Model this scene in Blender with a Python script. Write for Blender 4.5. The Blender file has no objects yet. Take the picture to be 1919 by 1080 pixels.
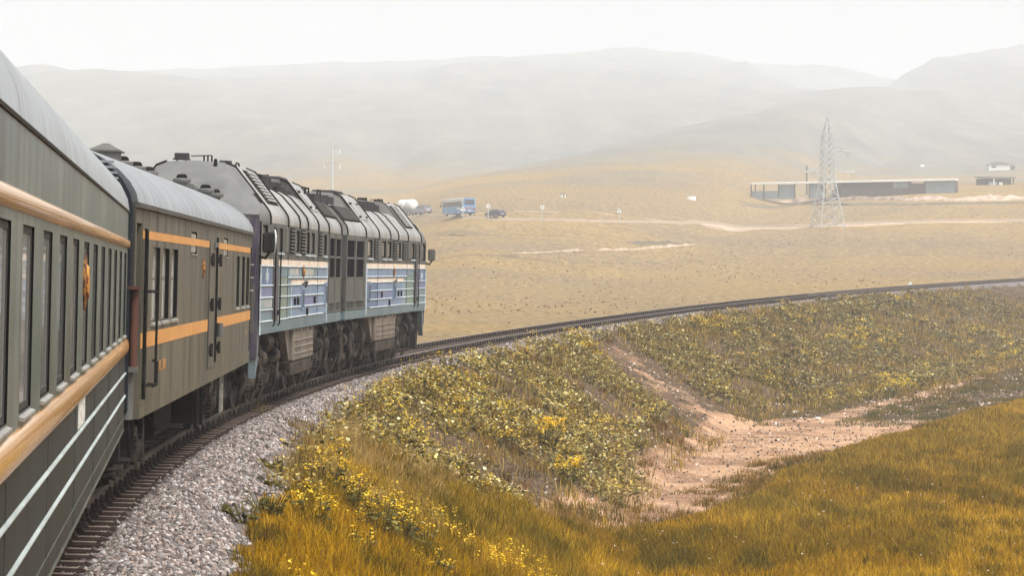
import bpy, math, random
import numpy as np
from mathutils import Matrix, Vector
random.seed(7)
rng = np.random.default_rng(11)
R = math.radians
S = bpy.context.scene
COL = S.collection

# ------------------------------------------------------------------ camera, sky, sun, exposure
F_PX, HORIZ, CX, CAM_Z = 4800.0, 507.0, 960.0, 2.75
cam = bpy.data.objects.new('camera', bpy.data.cameras.new('camera'))
COL.objects.link(cam)
cam.data.sensor_width = 36.0
cam.data.lens = F_PX / 1919.0 * 36.0
cam.data.clip_start = 0.5
cam.data.clip_end = 20000.0
cam.location = (0, 0, CAM_Z)
cam.rotation_euler = (R(90) - math.atan((540 - HORIZ) / F_PX), 0, 0)
S.camera = cam

SUN_EL, SUN_AZ = 58.0, 128.0          # azimuth measured clockwise from the view direction (+Y)
w = bpy.data.worlds.new('World'); S.world = w; w.use_nodes = True
nt = w.node_tree; nt.nodes.clear()
out = nt.nodes.new('ShaderNodeOutputWorld'); bg = nt.nodes.new('ShaderNodeBackground')
sky = nt.nodes.new('ShaderNodeTexSky'); sky.sky_type = 'NISHITA'; sky.sun_disc = False
sky.sun_elevation = R(SUN_EL); sky.sun_rotation = R(SUN_AZ)
sky.air_density = 1.0; sky.dust_density = 6.0; sky.ozone_density = 1.0
hs = nt.nodes.new('ShaderNodeHueSaturation'); hs.inputs['Saturation'].default_value = 0.0
hs.inputs['Value'].default_value = 1.0
nt.links.new(sky.outputs[0], hs.inputs['Color']); nt.links.new(hs.outputs[0], bg.inputs['Color'])
bg.inputs['Strength'].default_value = 0.15
nt.links.new(bg.outputs[0], out.inputs['Surface'])
sd = bpy.data.lights.new('sun', 'SUN'); sd.energy = 1.45; sd.angle = R(10); sd.color = (1.0, 0.985, 0.965)
so = bpy.data.objects.new('sun', sd); COL.objects.link(so)
dv = Vector((math.sin(R(SUN_AZ)) * math.cos(R(SUN_EL)), math.cos(R(SUN_AZ)) * math.cos(R(SUN_EL)), math.sin(R(SUN_EL))))
so.rotation_euler = dv.to_track_quat('Z', 'Y').to_euler()
so.location = (30, -20, 80)
S.view_settings.view_transform = 'Standard'; S.view_settings.look = 'None'
S.view_settings.gamma = 1.0; S.view_settings.use_curve_mapping = False
S.view_settings.exposure = 0.74
S.cycles.use_denoising = True
S.cycles.volume_bounces = 3
S.cycles.max_bounces = 6
HAZE = 0.00057

# ------------------------------------------------------------------ helpers
def lin(r, g, b, k=1.0):
    f = lambda v: ((v / 255) / 12.92 if v <= 10 else (((v / 255) + 0.055) / 1.055) ** 2.4)
    return (f(r) * k, f(g) * k, f(b) * k, 1.0)

def setin(b, name, v):
    if name in b.inputs: b.inputs[name].default_value = v

def mat(name, col, rough=0.7, metal=0.0, dirt=None, amt=0.35, scale=(2, 2, 2), detail=5.0, bump=0.0, bscale=40.0,
        contrast=(0.42, 0.66), spec=0.18, dirt2=None, amt2=0.3, scale2=(6, 6, 0.35), trans=0.0, rough2=None, c2=(0.42, 0.7)):
    """procedural weathered surface: base colour, a blotchy dirt layer and a streaky second layer"""
    m = bpy.data.materials.new(name); m.use_nodes = True
    t = m.node_tree; b = t.nodes['Principled BSDF']
    b.inputs['Roughness'].default_value = rough; b.inputs['Metallic'].default_value = metal
    setin(b, 'Specular IOR Level', spec)
    tc = t.nodes.new('ShaderNodeTexCoord')
    def layer(prev, c2, a, sc, lo, hi, det):
        mp = t.nodes.new('ShaderNodeMapping'); mp.inputs['Scale'].default_value = sc
        t.links.new(tc.outputs['Object'], mp.inputs['Vector'])
        n = t.nodes.new('ShaderNodeTexNoise'); n.inputs['Scale'].default_value = 1.0; n.inputs['Detail'].default_value = det
        n.inputs['Roughness'].default_value = 0.65
        t.links.new(mp.outputs[0], n.inputs['Vector'])
        mr = t.nodes.new('ShaderNodeMapRange'); mr.inputs['From Min'].default_value = lo; mr.inputs['From Max'].default_value = hi
        mr.inputs['To Max'].default_value = a; mr.clamp = True
        t.links.new(n.outputs['Fac'], mr.inputs['Value'])
        mx = t.nodes.new('ShaderNodeMix'); mx.data_type = 'RGBA'
        t.links.new(mr.outputs[0], mx.inputs['Factor'])
        if isinstance(prev, tuple): mx.inputs['A'].default_value = prev
        else: t.links.new(prev, mx.inputs['A'])
        mx.inputs['B'].default_value = c2
        return mx.outputs['Result'], n
    cur = col; nz = None
    if dirt: cur, nz = layer(cur, dirt, amt, scale, contrast[0], contrast[1], detail)
    if dirt2: cur, n2 = layer(cur, dirt2, amt2, scale2, c2[0], c2[1], 6.0)
    if isinstance(cur, tuple): b.inputs['Base Color'].default_value = cur
    else: t.links.new(cur, b.inputs['Base Color'])
    if rough2 is not None and nz:
        mr = t.nodes.new('ShaderNodeMapRange'); mr.inputs['To Min'].default_value = rough; mr.inputs['To Max'].default_value = rough2
        t.links.new(nz.outputs['Fac'], mr.inputs['Value']); t.links.new(mr.outputs[0], b.inputs['Roughness'])
    if bump:
        nb = t.nodes.new('ShaderNodeTexNoise'); nb.inputs['Scale'].default_value = bscale; nb.inputs['Detail'].default_value = 4
        t.links.new(tc.outputs['Object'], nb.inputs['Vector'])
        bp = t.nodes.new('ShaderNodeBump'); bp.inputs['Strength'].default_value = bump; bp.inputs['Distance'].default_value = 0.02
        t.links.new(nb.outputs['Fac'], bp.inputs['Height']); t.links.new(bp.outputs[0], b.inputs['Normal'])
    return m

def leaf_mat(name, rough=0.6, trans=0.25, spec=0.3):
    m = bpy.data.materials.new(name); m.use_nodes = True
    t = m.node_tree; b = t.nodes['Principled BSDF']; b.inputs['Roughness'].default_value = rough
    setin(b, 'Specular IOR Level', spec)
    a = t.nodes.new('ShaderNodeAttribute'); a.attribute_name = 'Col'
    t.links.new(a.outputs['Color'], b.inputs['Base Color'])
    tr = t.nodes.new('ShaderNodeBsdfTranslucent'); t.links.new(a.outputs['Color'], tr.inputs['Color'])
    mx = t.nodes.new('ShaderNodeMixShader'); mx.inputs[0].default_value = trans
    t.links.new(b.outputs[0], mx.inputs[1]); t.links.new(tr.outputs[0], mx.inputs[2])
    t.links.new(mx.outputs[0], t.nodes['Material Output'].inputs['Surface'])
    return m

class MB:
    """collects shapes; build() links them as ONE mesh object"""
    def __init__(s): s.v = []; s.f = []; s.m = []
    def add(s, V, Fs, m=0):
        o = len(s.v); s.v += [tuple(p) for p in V]; s.f += [tuple(i + o for i in q) for q in Fs]; s.m += [m] * len(Fs); return s
    def box(s, x0, x1, y0, y1, z0, z1, m=0):
        V = [(x, y, z) for z in (z0, z1) for y in (y0, y1) for x in (x0, x1)]
        return s.add(V, [(0, 2, 3, 1), (4, 5, 7, 6), (0, 1, 5, 4), (2, 6, 7, 3), (0, 4, 6, 2), (1, 3, 7, 5)], m)
    def bbox(s, x0, x1, y0, y1, z0, z1, b=0.02, m=0):
        """box with chamfered vertical-outline edges (all 12)"""
        def ring(z, i): return [(x0 + i, y0, z), (x1 - i, y0, z), (x1, y0 + i, z), (x1, y1 - i, z), (x1 - i, y1, z), (x0 + i, y1, z), (x0, y1 - i, z), (x0, y0 + i, z)]
        def inn(z): return [(min(max(p[0], x0 + b), x1 - b), min(max(p[1], y0 + b), y1 - b), z) for p in ring(z, b)]
        return s.loft([inn(z0), ring(z0 + b, b), ring(z1 - b, b), inn(z1)], m=m)
    def loft(s, rings, m=0, cap=True, closed=True):
        n = len(rings[0]); V = [p for r in rings for p in r]; Fs = []
        for i in range(len(rings) - 1):
            for j in range(n if closed else n - 1):
                k = (j + 1) % n; Fs.append((i * n + j, i * n + k, (i + 1) * n + k, (i + 1) * n + j))
        if cap: Fs.append(tuple(range(n))[::-1]); Fs.append(tuple((len(rings) - 1) * n + j for j in range(n)))
        return s.add(V, Fs, m)
    def cyl(s, p0, p1, r0, r1=None, n=12, m=0, cap=True):
        r1 = r0 if r1 is None else r1; p0 = Vector(p0); p1 = Vector(p1); d = (p1 - p0).normalized()
        a = d.orthogonal().normalized(); b = d.cross(a)
        ring = lambda p, r: [tuple(p + (a * math.cos(2 * math.pi * i / n) + b * math.sin(2 * math.pi * i / n)) * r) for i in range(n)]
        return s.loft([ring(p0, r0), ring(p1, r1)], m, cap)
    def lathe(s, p0, axis, prof, n=16, m=0):
        p0 = Vector(p0); d = Vector(axis).normalized(); a = d.orthogonal().normalized(); b = d.cross(a)
        rings = [[tuple(p0 + d * h + (a * math.cos(2 * math.pi * i / n) + b * math.sin(2 * math.pi * i / n)) * max(r, 1e-4)) for i in range(n)] for r, h in prof]
        return s.loft(rings, m)
    def tube(s, pts, r, n=6, m=0):
        P = [Vector(p) for p in pts]; rings = []; a = None
        for i, p in enumerate(P):
            d = (P[min(i + 1, len(P) - 1)] - P[max(i - 1, 0)]).normalized()
            if a is None: a = d.orthogonal().normalized()
            else: a = (a - d * a.dot(d)).normalized()
            b = d.cross(a)
            rings.append([tuple(p + (a * math.cos(2 * math.pi * k / n) + b * math.sin(2 * math.pi * k / n)) * r) for k in range(n)])
        return s.loft(rings, m)
    def prism(s, prof, axis, t0, t1, m=0):
        """profile polygon extruded: axis 'y' takes (x,z), 'x' takes (y,z), 'z' takes (x,y)"""
        g = {'y': lambda p, t: (p[0], t, p[1]), 'x': lambda p, t: (t, p[0], p[1]), 'z': lambda p, t: (p[0], p[1], t)}[axis]
        return s.loft([[g(p, t0) for p in prof], [g(p, t1) for p in prof]], m)
    def bar(s, p0, p1, wd, m=0):
        return s.cyl(p0, p1, wd * 0.707, n=4, m=m)
    def coil(s, p, r, h, turns=5, wr=0.025, m=0, n=5):
        pts = [(p[0] + r * math.cos(2 * math.pi * k / 10), p[1] + r * math.sin(2 * math.pi * k / 10), p[2] + h * k / (10 * turns)) for k in range(10 * turns + 1)]
        return s.tube(pts, wr, n, m)
    def wall(s, x, y0, y1, z0, z1, holes, depth, m=0, mj=None):
        """flat wall at x with rectangular openings whose reveals run inward by depth"""
        mj = m if mj is None else mj
        ys = sorted({y0, y1} | {h[0] for h in holes} | {h[1] for h in holes})
        zs = sorted({z0, z1} | {h[2] for h in holes} | {h[3] for h in holes})
        for a, b in zip(ys, ys[1:]):
            for c, d in zip(zs, zs[1:]):
                ym, zm = (a + b) / 2, (c + d) / 2
                if any(h[0] < ym < h[1] and h[2] < zm < h[3] for h in holes): continue
                s.add([(x, a, c), (x, b, c), (x, b, d), (x, a, d)], [(0, 1, 2, 3)], m)
        sg = -1 if x > 0 else 1
        xi = x + sg * depth
        for a, b, c, d in holes:
            s.add([(x, a, c), (x, b, c), (x, b, d), (x, a, d), (xi, a, c), (xi, b, c), (xi, b, d), (xi, a, d)],
                  [(0, 4, 5, 1), (1, 5, 6, 2), (2, 6, 7, 3), (3, 7, 4, 0)], mj)
        return s
    def xform(s, fn): s.v = [tuple(fn(p)) for p in s.v]; return s
    def build(s, name, mats, parent=None, smooth=32):
        me = bpy.data.meshes.new(name); me.from_pydata(s.v, [], s.f)
        if not isinstance(mats, (list, tuple)): mats = [mats]
        for q in mats: me.materials.append(q)
        if len(mats) > 1: me.polygons.foreach_set('material_index', s.m)
        if smooth:
            me.polygons.foreach_set('use_smooth', [True] * len(me.polygons)); me.set_sharp_from_angle(angle=R(smooth))
        me.update()
        o = bpy.data.objects.new(name, me); COL.objects.link(o)
        if parent: o.parent = parent
        return o

def mesh_np(name, V, Fc, m, col=None, smooth=False, attrs=None):
    """fast mesh from arrays; Fc is (n,k)"""
    me = bpy.data.meshes.new(name); V = np.asarray(V, np.float32); Fc = np.asarray(Fc, np.int32); n, k = Fc.shape
    me.vertices.add(len(V)); me.vertices.foreach_set('co', V.ravel())
    me.loops.add(n * k); me.loops.foreach_set('vertex_index', Fc.ravel())
    me.polygons.add(n); me.polygons.foreach_set('loop_start', np.arange(0, n * k, k, dtype=np.int32))
    if smooth: me.polygons.foreach_set('use_smooth', np.ones(n, bool))
    me.materials.append(m)
    me.update(calc_edges=True)
    for nm, a in ([('Col', col)] if col is not None else []) + list((attrs or {}).items()):
        at = me.attributes.new(nm, 'FLOAT_COLOR', 'POINT')
        c = np.ones((len(V), 4), np.float32); c[:, :a.shape[1]] = a; at.data.foreach_set('color', c.ravel())
    o = bpy.data.objects.new(name, me); COL.objects.link(o); return o

def tag(o, label=None, cat=None, group=None, kind=None):
    if label: o['label'] = label
    if cat: o['category'] = cat
    if group: o['group'] = group
    if kind: o['kind'] = kind
    return o
def empty(name, label, cat, loc=(0, 0, 0), rz=0.0, group=None):
    o = bpy.data.objects.new(name, None); COL.objects.link(o); o.location = loc; o.rotation_euler = (0, 0, rz)
    o.empty_display_size = 0.3
    return tag(o, label, cat, group)

def vnoise(x, y, seed=0):
    x = np.asarray(x, float); y = np.asarray(y, float)
    xi = np.floor(x).astype(np.int64); yi = np.floor(y).astype(np.int64); fx = x - xi; fy = y - yi
    fx = fx * fx * (3 - 2 * fx); fy = fy * fy * (3 - 2 * fy)
    def h(a, b):
        n = (a * 374761393 + b * 668265263 + seed * 1442695041) & 0x7fffffff
        n = ((n ^ (n >> 13)) * 1274126177) & 0x7fffffff
        return ((n ^ (n >> 16)) & 0xffff) / 65535.0
    return (h(xi, yi) * (1 - fx) + h(xi + 1, yi) * fx) * (1 - fy) + (h(xi, yi + 1) * (1 - fx) + h(xi + 1, yi + 1) * fx) * fy
def fbm(x, y, oct=4, seed=0):
    t = 0; a = 0.5
    for i in range(oct): t = t + a * vnoise(x * 2 ** i, y * 2 ** i, seed + i * 17); a *= 0.5
    return t / (1 - 0.5 ** oct)
def sstep(a, b, x):
    t = np.clip((np.asarray(x, float) - a) / (b - a), 0, 1); return t * t * (3 - 2 * t)
def smax(a, b, k): 
    h = np.clip(0.5 + 0.5 * (a - b) / k, 0, 1); return b + (a - b) * h + k * h * (1 - h)

# ------------------------------------------------------------------ the curve of the line
KN = [0, 40, 90, 140, 200, 300]
KAP = [1 / v for v in (275.477, 289.598, 515.83, 702.1, 861.77, 895.2)]
GRD = [-0.0015577, -0.0022169, 0.0021857, 0.0087368, 0.010334, 0.0107244]
CANT = R(1.4)
DS = 0.5
tr_s = np.arange(-60, 700 + DS, DS)
_k = np.interp(tr_s, KN, KAP); _g = np.interp(tr_s, KN, GRD)
_th = np.concatenate([[0], np.cumsum((_k[1:] + _k[:-1]) / 2 * DS)]); i0 = int(60 / DS)
tr_th = _th - _th[i0] - 0.12020816
_m = (tr_th[1:] + tr_th[:-1]) / 2
tr_x = np.concatenate([[0], np.cumsum(np.sin(_m) * DS)]); tr_x += -4.54287 - tr_x[i0]
tr_y = np.concatenate([[0], np.cumsum(np.cos(_m) * DS)]); tr_y += 16 - tr_y[i0]
tr_z = np.concatenate([[0], np.cumsum((_g[1:] + _g[:-1]) / 2 * DS)]); tr_z += CAM_Z - 2.75372 - tr_z[i0]
def trk(s): return [np.interp(s, tr_s, v) for v in (tr_x, tr_y, tr_z, tr_th)]
def su2xy(s, u):
    x, y, z, th = trk(s); return x + u * np.cos(th), y - u * np.sin(th)
def xy2su(X, Y):
    """nearest point of the line, brute force in chunks"""
    X = np.asarray(X, float).ravel(); Y = np.asarray(Y, float).ravel(); so_ = np.empty_like(X); uo = np.empty_like(X)
    sx, sy = tr_x[::4], tr_y[::4]
    for i in range(0, len(X), 20000):
        a, b = X[i:i + 20000], Y[i:i + 20000]
        j = ((a[:, None] - sx) ** 2 + (b[:, None] - sy) ** 2).argmin(1) * 4
        dx, dy = a - tr_x[j], b - tr_y[j]; c, sn = np.cos(tr_th[j]), np.sin(tr_th[j])
        so_[i:i + 20000] = tr_s[j] + dx * sn + dy * c; uo[i:i + 20000] = dx * c - dy * sn
    return so_, uo
def frame(sc, b):
    """matrix of a vehicle on two bogies at sc-b and sc+b: x right, y forward, z up from rail top"""
    A = Vector([float(v) for v in trk(sc - b)[:3]]); B = Vector([float(v) for v in trk(sc + b)[:3]])
    C = (A + B) / 2; Fw = (B - A).normalized(); Rt = Vector((Fw.y, -Fw.x, 0)).normalized(); Up = Rt.cross(Fw)
    Rc = Rt * math.cos(CANT) - Up * math.sin(CANT); Uc = Up * math.cos(CANT) + Rt * math.sin(CANT)
    return Matrix(((Rc.x, Fw.x, Uc.x, C.x), (Rc.y, Fw.y, Uc.y, C.y), (Rc.z, Fw.z, Uc.z, C.z), (0, 0, 0, 1)))

# ------------------------------------------------------------------ terrain
R_T = [0, 150, 210, 280, 360, 430, 510, 590, 680, 850, 1000, 1200, 1500, 2000, 3600]
Z_T = [-1.5, -1.4, -1.25, -0.25, 1.85, 5.2, 9.8, 14.6, 20.5, 31, 42, 58, 78, 95, 110]
RIDGES = [  # pixel column, pixel row of the crest in the photograph, distance of the crest, front run, back run
 ([-4000, -1500, 60, 300, 450, 830, 1000, 1200, 1280, 1400, 1480, 1600, 1800, 2600], [190, 150, 145, 140, 128, 114, 105, 96, 103, 127, 152, 190, 240, 330], [2600] * 14, 1500, 900),
 ([1200, 1300, 1430, 1530, 1600, 1690, 1750, 1900, 2600], [190, 150, 131, 124, 127, 146, 165, 200, 300], [2750] * 9, 700, 600),
 ([700, 900, 1100, 1350, 1500, 1690, 1760, 1850, 1919, 2400, 3500, 6000], [400, 380, 335, 270, 214, 147, 121, 103, 97, 84, 110, 160], [1300, 1350, 1450, 1650, 1850, 2250, 2300, 2350, 2400, 2450, 2450, 2450], 1150, 620),
 ([-2500, -1000, 60, 200, 350, 480, 600, 800], [150, 130, 152, 163, 190, 232, 280, 345], [2100, 2100, 2050, 2000, 1850, 1700, 1600, 1500], 800, 650),
 ([700, 830, 1000, 1180, 1300, 1400, 1500], [345, 305, 262, 212, 182, 160, 190], [1250, 1400, 1600, 1900, 2100, 2300, 2350], 600, 420),
]
def elev(X, Y):
    X = np.asarray(X, float); Y = np.asarray(Y, float)
    r = np.hypot(X, Y); az = np.arctan2(X, Y)
    z = np.interp(r, R_T, Z_T)
    px = CX + F_PX * np.tan(np.clip(az, -1.3, 1.3))
    behind = sstep(1.2, 1.5, np.abs(az)); base = z; acc = 0
    for xs, ys, rs, fr, bk in RIDGES:
        yc = np.interp(px, xs, ys); rc = np.interp(px, xs, rs)
        yr = rc * np.cos(np.clip(az, -1.3, 1.3))
        zc = (CAM_Z + (HORIZ - yc) / F_PX * rc) * (1 - 0.8 * behind)
        edge = sstep(xs[0], xs[1], px) * (1 - sstep(xs[-2], xs[-1], px)) if abs(xs[0]) < 3000 else 1.0
        t = np.where(r < rc, np.clip(1 - (rc - r) / fr, 0, 1), np.clip(1 - (r - rc) / bk, 0, 1))
        prof = np.where(r < rc, t ** 1.35, t * t * (3 - 2 * t))
        acc = acc + np.maximum((zc - base) * prof * edge, 0) ** 5
    z = base + acc ** 0.2
    z = z + 4.0 * sstep(1400, 1780, px) * np.exp(-((r - 700) / 110) ** 2) * (1 - behind)
    hill = sstep(800, 1700, r)
    z = z + (fbm(X / 260, Y / 260, 4, 3) - 0.5) * 12 * hill + (0.13 - np.abs(fbm(X / 150, Y / 700, 4, 13) - 0.5)) * 30 * hill + (fbm(X / 70, Y / 70, 3, 5) - 0.5) * 2.6 * sstep(700, 1300, r)
    z = z + (fbm(X / 22, Y / 22, 3, 9) - 0.5) * 0.35 * sstep(160, 400, r)
    return z
def ground_at(px, py):
    """where the sight line through a photograph pixel meets the plain"""
    Y = np.arange(150, 3500, 1.0); X = (px - CX) / F_PX * Y
    row = HORIZ - (elev(X, Y) - CAM_Z) / Y * F_PX
    i = int(np.argmax(row <= py)); return float(X[i]), float(Y[i]), float(elev(X[i], Y[i]))

GR_S = [-60, 37, 38, 40, 42, 44, 47, 51, 55, 61, 72, 82, 100, 111, 125, 160, 330]
GR_U = [2.6, 2.6, 3.0, 4.6, 5.4, 7.0, 8.0, 8.8, 10.2, 12.2, 13.3, 15, 17.7, 19.9, 22.7, 28, 40]
TO_S = [-60, 36, 40, 44, 50, 60, 74, 88, 102, 112, 133, 157, 220, 330]
TO_U = [2.4, 2.6, 5.5, 6.3, 7.5, 8.4, 8.7, 9.3, 9.2, 11, 15, 17.5, 20, 22]
def chute(s, u):
    """bare strip where the bank has slipped"""
    c = np.interp(u, [2, 2.7, 4.5, 6.2, 7.9, 10], [111, 110.5, 107, 105, 103, 100])
    return np.exp(-((s - c) / np.interp(u, [2.7, 9], [4.6, 8.0])) ** 2) * sstep(2.3, 3.2, u)
def bank_h(s, u):
    """height of the ground across the line: ballast shoulder, bank, wash, grass flat"""
    s = np.asarray(s, float); u = np.asarray(u, float)
    zr = np.interp(s, tr_s, tr_z)
    k = np.interp(s, [-60, 50, 90, 130, 330], [1.9, 1.9, 1.95, 2.5, 2.9])
    z = np.where(np.abs(u) < 1.75, zr - 0.25, zr - 0.25 - (np.abs(u) - 1.75) / 1.35 * 0.62)
    zb = zr - 0.87 - (u - 3.1) / k
    x, y = su2xy(s, u)
    flat = -4.1 + 0.16 * (fbm(x / 5, y / 5, 3, 21) - 0.5) * sstep(6, 12, u)
    ug = np.interp(s, GR_S, GR_U); ut = np.interp(s, TO_S, TO_U)
    wash = sstep(ut - 1, ut + 1, u) * (1 - sstep(ug - 0.8, ug + 0.5, u))
    flat = flat - 0.16 * wash
    zi = np.where(u > 3.1, smax(zb, flat, 0.25), z)
    zo = elev(x, y)
    zob = zr - 0.87 - (np.abs(u) - 3.1) / 1.6
    zo2 = np.where(zo > zr - 0.9, np.minimum(zo, zr - 0.87 + (np.abs(u) - 3.1) / 3.0), np.maximum(zob, zo))
    z = np.where(u > 3.1, zi, np.where(u < -3.1, zo2, z))
    rough = (fbm(x / 0.9, y / 0.9, 4, 31) - 0.5) * 0.26 + (fbm(x / 3.1, y / 3.1, 3, 33) - 0.5) * 0.4
    on = sstep(2.8, 4.2, u) * (1 - sstep(ut - 0.5, ut + 2.5, u))
    z = z + rough * on + (fbm(x / 0.6, y / 0.6, 3, 41) - 0.5) * 0.07 * (1 - sstep(0, 2, np.abs(u) - 1.6)) * 0
    z = z - 0.02 * (1 - sstep(1.25, 1.6, np.abs(u))) - 0.22 * chute(s, u) + (fbm(x / 0.7, y / 0.7, 3, 51) - 0.5) * 0.10 * wash
    return z

# ------------------------------------------------------------------ ground materials
def ground_mat():
    m = bpy.data.materials.new('ground'); m.use_nodes = True; t = m.node_tree; b = t.nodes['Principled BSDF']
    b.inputs['Roughness'].default_value = 0.95; setin(b, 'Specular IOR Level', 0.15)
    g = t.nodes.new('ShaderNodeNewGeometry'); at = t.nodes.new('ShaderNodeAttribute'); at.attribute_name = 'mask'
    sp = t.nodes.new('ShaderNodeSeparateColor'); t.links.new(at.outputs['Color'], sp.inputs[0])
    def noise(sc, det=5.0, rg=0.65):
        n = t.nodes.new('ShaderNodeTexNoise'); n.inputs['Scale'].default_value = sc; n.inputs['Detail'].default_value = det
        n.inputs['Roughness'].default_value = rg; t.links.new(g.outputs['Position'], n.inputs['Vector']); return n.outputs['Fac']
    def ramp(fac, stops):
        r = t.nodes.new('ShaderNodeValToRGB'); t.links.new(fac, r.inputs[0]); e = r.color_ramp.elements
        while len(e) < len(stops): e.new(0.5)
        for q, (p, c) in zip(e, stops): q.position = p; q.color = c
        return r.outputs[0]
    def mix(f, a, bb):
        x = t.nodes.new('ShaderNodeMix'); x.data_type = 'RGBA'; t.links.new(f, x.inputs['Factor']); t.links.new(a, x.inputs['A']); t.links.new(bb, x.inputs['B']); return x.outputs['Result']
    def edge(ch, n, wob=0.5):
        a = t.nodes.new('ShaderNodeMath'); a.operation = 'MULTIPLY_ADD'; t.links.new(n, a.inputs[0]); a.inputs[1].default_value = wob; t.links.new(sp.outputs[ch], a.inputs[2])
        r = t.nodes.new('ShaderNodeMapRange'); r.inputs['From Min'].default_value = 0.42 + wob / 2 - 0.04; r.inputs['From Max'].default_value = 0.58 + wob / 2; t.links.new(a.outputs[0], r.inputs['Value']); return r.outputs[0]
    n1 = noise(1.3); n2 = noise(9.0, 6); n3 = noise(38.0, 3); n4 = noise(0.35, 4)
    soil = ramp(n2, [(0.34, lin(36, 28, 20)), (0.5, lin(88, 70, 50)), (0.66, lin(140, 116, 90))])
    grass = ramp(n2, [(0.3, lin(72, 50, 14)), (0.5, lin(112, 80, 24)), (0.7, lin(146, 106, 40))])
    sandc = mix(ramp(n4, [(0.42, (0, 0, 0, 1)), (0.56, (1, 1, 1, 1))]), ramp(n2, [(0.3, lin(104, 76, 56)), (0.55, lin(156, 120, 92)), (0.7, lin(186, 152, 124))]), ramp(n2, [(0.28, lin(130, 96, 70)), (0.45, lin(186, 148, 116)), (0.6, lin(206, 168, 134)), (0.75, lin(216, 184, 152))]))
    grav = ramp(n3, [(0.3, lin(48, 42, 40)), (0.5, lin(112, 104, 100)), (0.7, lin(176, 166, 162))])
    c = mix(edge(1, n1, 0.7), soil, sandc)
    c = mix(edge(0, n1, 0.6), c, grass)
    c = mix(edge(2, n1, 0.5), c, grav)
    t.links.new(c, b.inputs['Base Color'])
    bp = t.nodes.new('ShaderNodeBump'); bp.inputs['Strength'].default_value = 0.7; bp.inputs['Distance'].default_value = 0.08
    ad = t.nodes.new('ShaderNodeMath'); ad.operation = 'ADD'; t.links.new(n2, ad.inputs[0]); t.links.new(n3, ad.inputs[1])
    t.links.new(ad.outputs[0], bp.inputs['Height']); t.links.new(bp.outputs[0], b.inputs['Normal'])
    return m

def plain_mat():
    m = bpy.data.materials.new('steppe'); m.use_nodes = True; t = m.node_tree; b = t.nodes['Principled BSDF']
    b.inputs['Roughness'].default_value = 1.0; setin(b, 'Specular IOR Level', 0.05)
    g = t.nodes.new('ShaderNodeNewGeometry'); at = t.nodes.new('ShaderNodeAttribute'); at.attribute_name = 'mask'
    sp = t.nodes.new('ShaderNodeSeparateColor'); t.links.new(at.outputs['Color'], sp.inputs[0])
    def noise(sc, det=6.0, vec=None, rg=0.62):
        n = t.nodes.new('ShaderNodeTexNoise'); n.inputs['Scale'].default_value = 1.0; n.inputs['Detail'].default_value = det; n.inputs['Roughness'].default_value = rg
        mp = t.nodes.new('ShaderNodeMapping'); mp.inputs['Scale'].default_value = (sc[0], sc[1], sc[2] * .05); t.links.new(g.outputs['Position'], mp.inputs['Vector'])
        t.links.new(mp.outputs[0], n.inputs['Vector']); return n.outputs['Fac']
    def ramp(fac, stops):
        r = t.nodes.new('ShaderNodeValToRGB'); t.links.new(fac, r.inputs[0]); e = r.color_ramp.elements
        while len(e) < len(stops): e.new(0.5)
        for q, (p, c) in zip(e, stops): q.position = p; q.color = c
        return r.outputs[0]
    def mix(f, a, bb):
        x = t.nodes.new('ShaderNodeMix'); x.data_type = 'RGBA'; t.links.new(f, x.inputs['Factor']); t.links.new(a, x.inputs['A']); t.links.new(bb, x.inputs['B']); return x.outputs['Result']
    def edge(ch, n, wob):
        a = t.nodes.new('ShaderNodeMath'); a.operation = 'MULTIPLY_ADD'; t.links.new(n, a.inputs[0]); a.inputs[1].default_value = wob; t.links.new(sp.outputs[ch], a.inputs[2])
        r = t.nodes.new('ShaderNodeMapRange'); r.inputs['From Min'].default_value = 0.34 + wob / 2; r.inputs['From Max'].default_value = 0.66 + wob / 2; t.links.new(a.outputs[0], r.inputs['Value']); return r.outputs[0]
    fine = noise((1.1, 0.7, 0.9), 8, rg=.72); mid = noise((0.05, 0.011, 0.02), 10, rg=.74); streak = noise((0.014, 0.012, 0.03), 8); clump = noise((0.22, 0.16, 0.2), 5)
    dry = ramp(fine, [(0.32, lin(98, 80, 48)), (0.5, lin(150, 124, 80)), (0.68, lin(184, 157, 110))])
    dry2 = ramp(fine, [(0.32, lin(84, 72, 54)), (0.5, lin(128, 111, 86)), (0.68, lin(170, 148, 120))])
    f = t.nodes.new('ShaderNodeMapRange'); f.inputs['From Min'].default_value = 0.38; f.inputs['From Max'].default_value = 0.64; t.links.new(streak, f.inputs['Value'])
    c = mix(f.outputs[0], dry, dry2)
    dk = ramp(fine, [(0.3, lin(76, 70, 58)), (0.7, lin(128, 114, 90))])
    f2 = t.nodes.new('ShaderNodeMapRange'); f2.inputs['From Min'].default_value = 0.58; f2.inputs['From Max'].default_value = 0.74; f2.inputs['To Max'].default_value = 0.75; t.links.new(clump, f2.inputs['Value'])
    c = mix(f2.outputs[0], c, dk)
    hill = ramp(mid, [(0.34, lin(98, 99, 95)), (0.5, lin(116, 115, 108)), (0.66, lin(134, 129, 117))])
    c = mix(edge(0, streak, 1.0), c, hill)
    soil = ramp(fine, [(0.3, lin(170, 142, 122)), (0.6, lin(222, 196, 178))])
    c = mix(edge(1, clump, 0.5), c, soil)
    c = mix(edge(2, fine, 0.8), c, dk)
    t.links.new(c, b.inputs['Base Color'])
    bp = t.nodes.new('ShaderNodeBump'); bp.inputs['Strength'].default_value = 0.8; bp.inputs['Distance'].default_value = 0.5
    t.links.new(fine, bp.inputs['Height']); t.links.new(bp.outputs[0], b.inputs['Normal'])
    return m
M_GROUND = ground_mat(); M_PLAIN = plain_mat()

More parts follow.
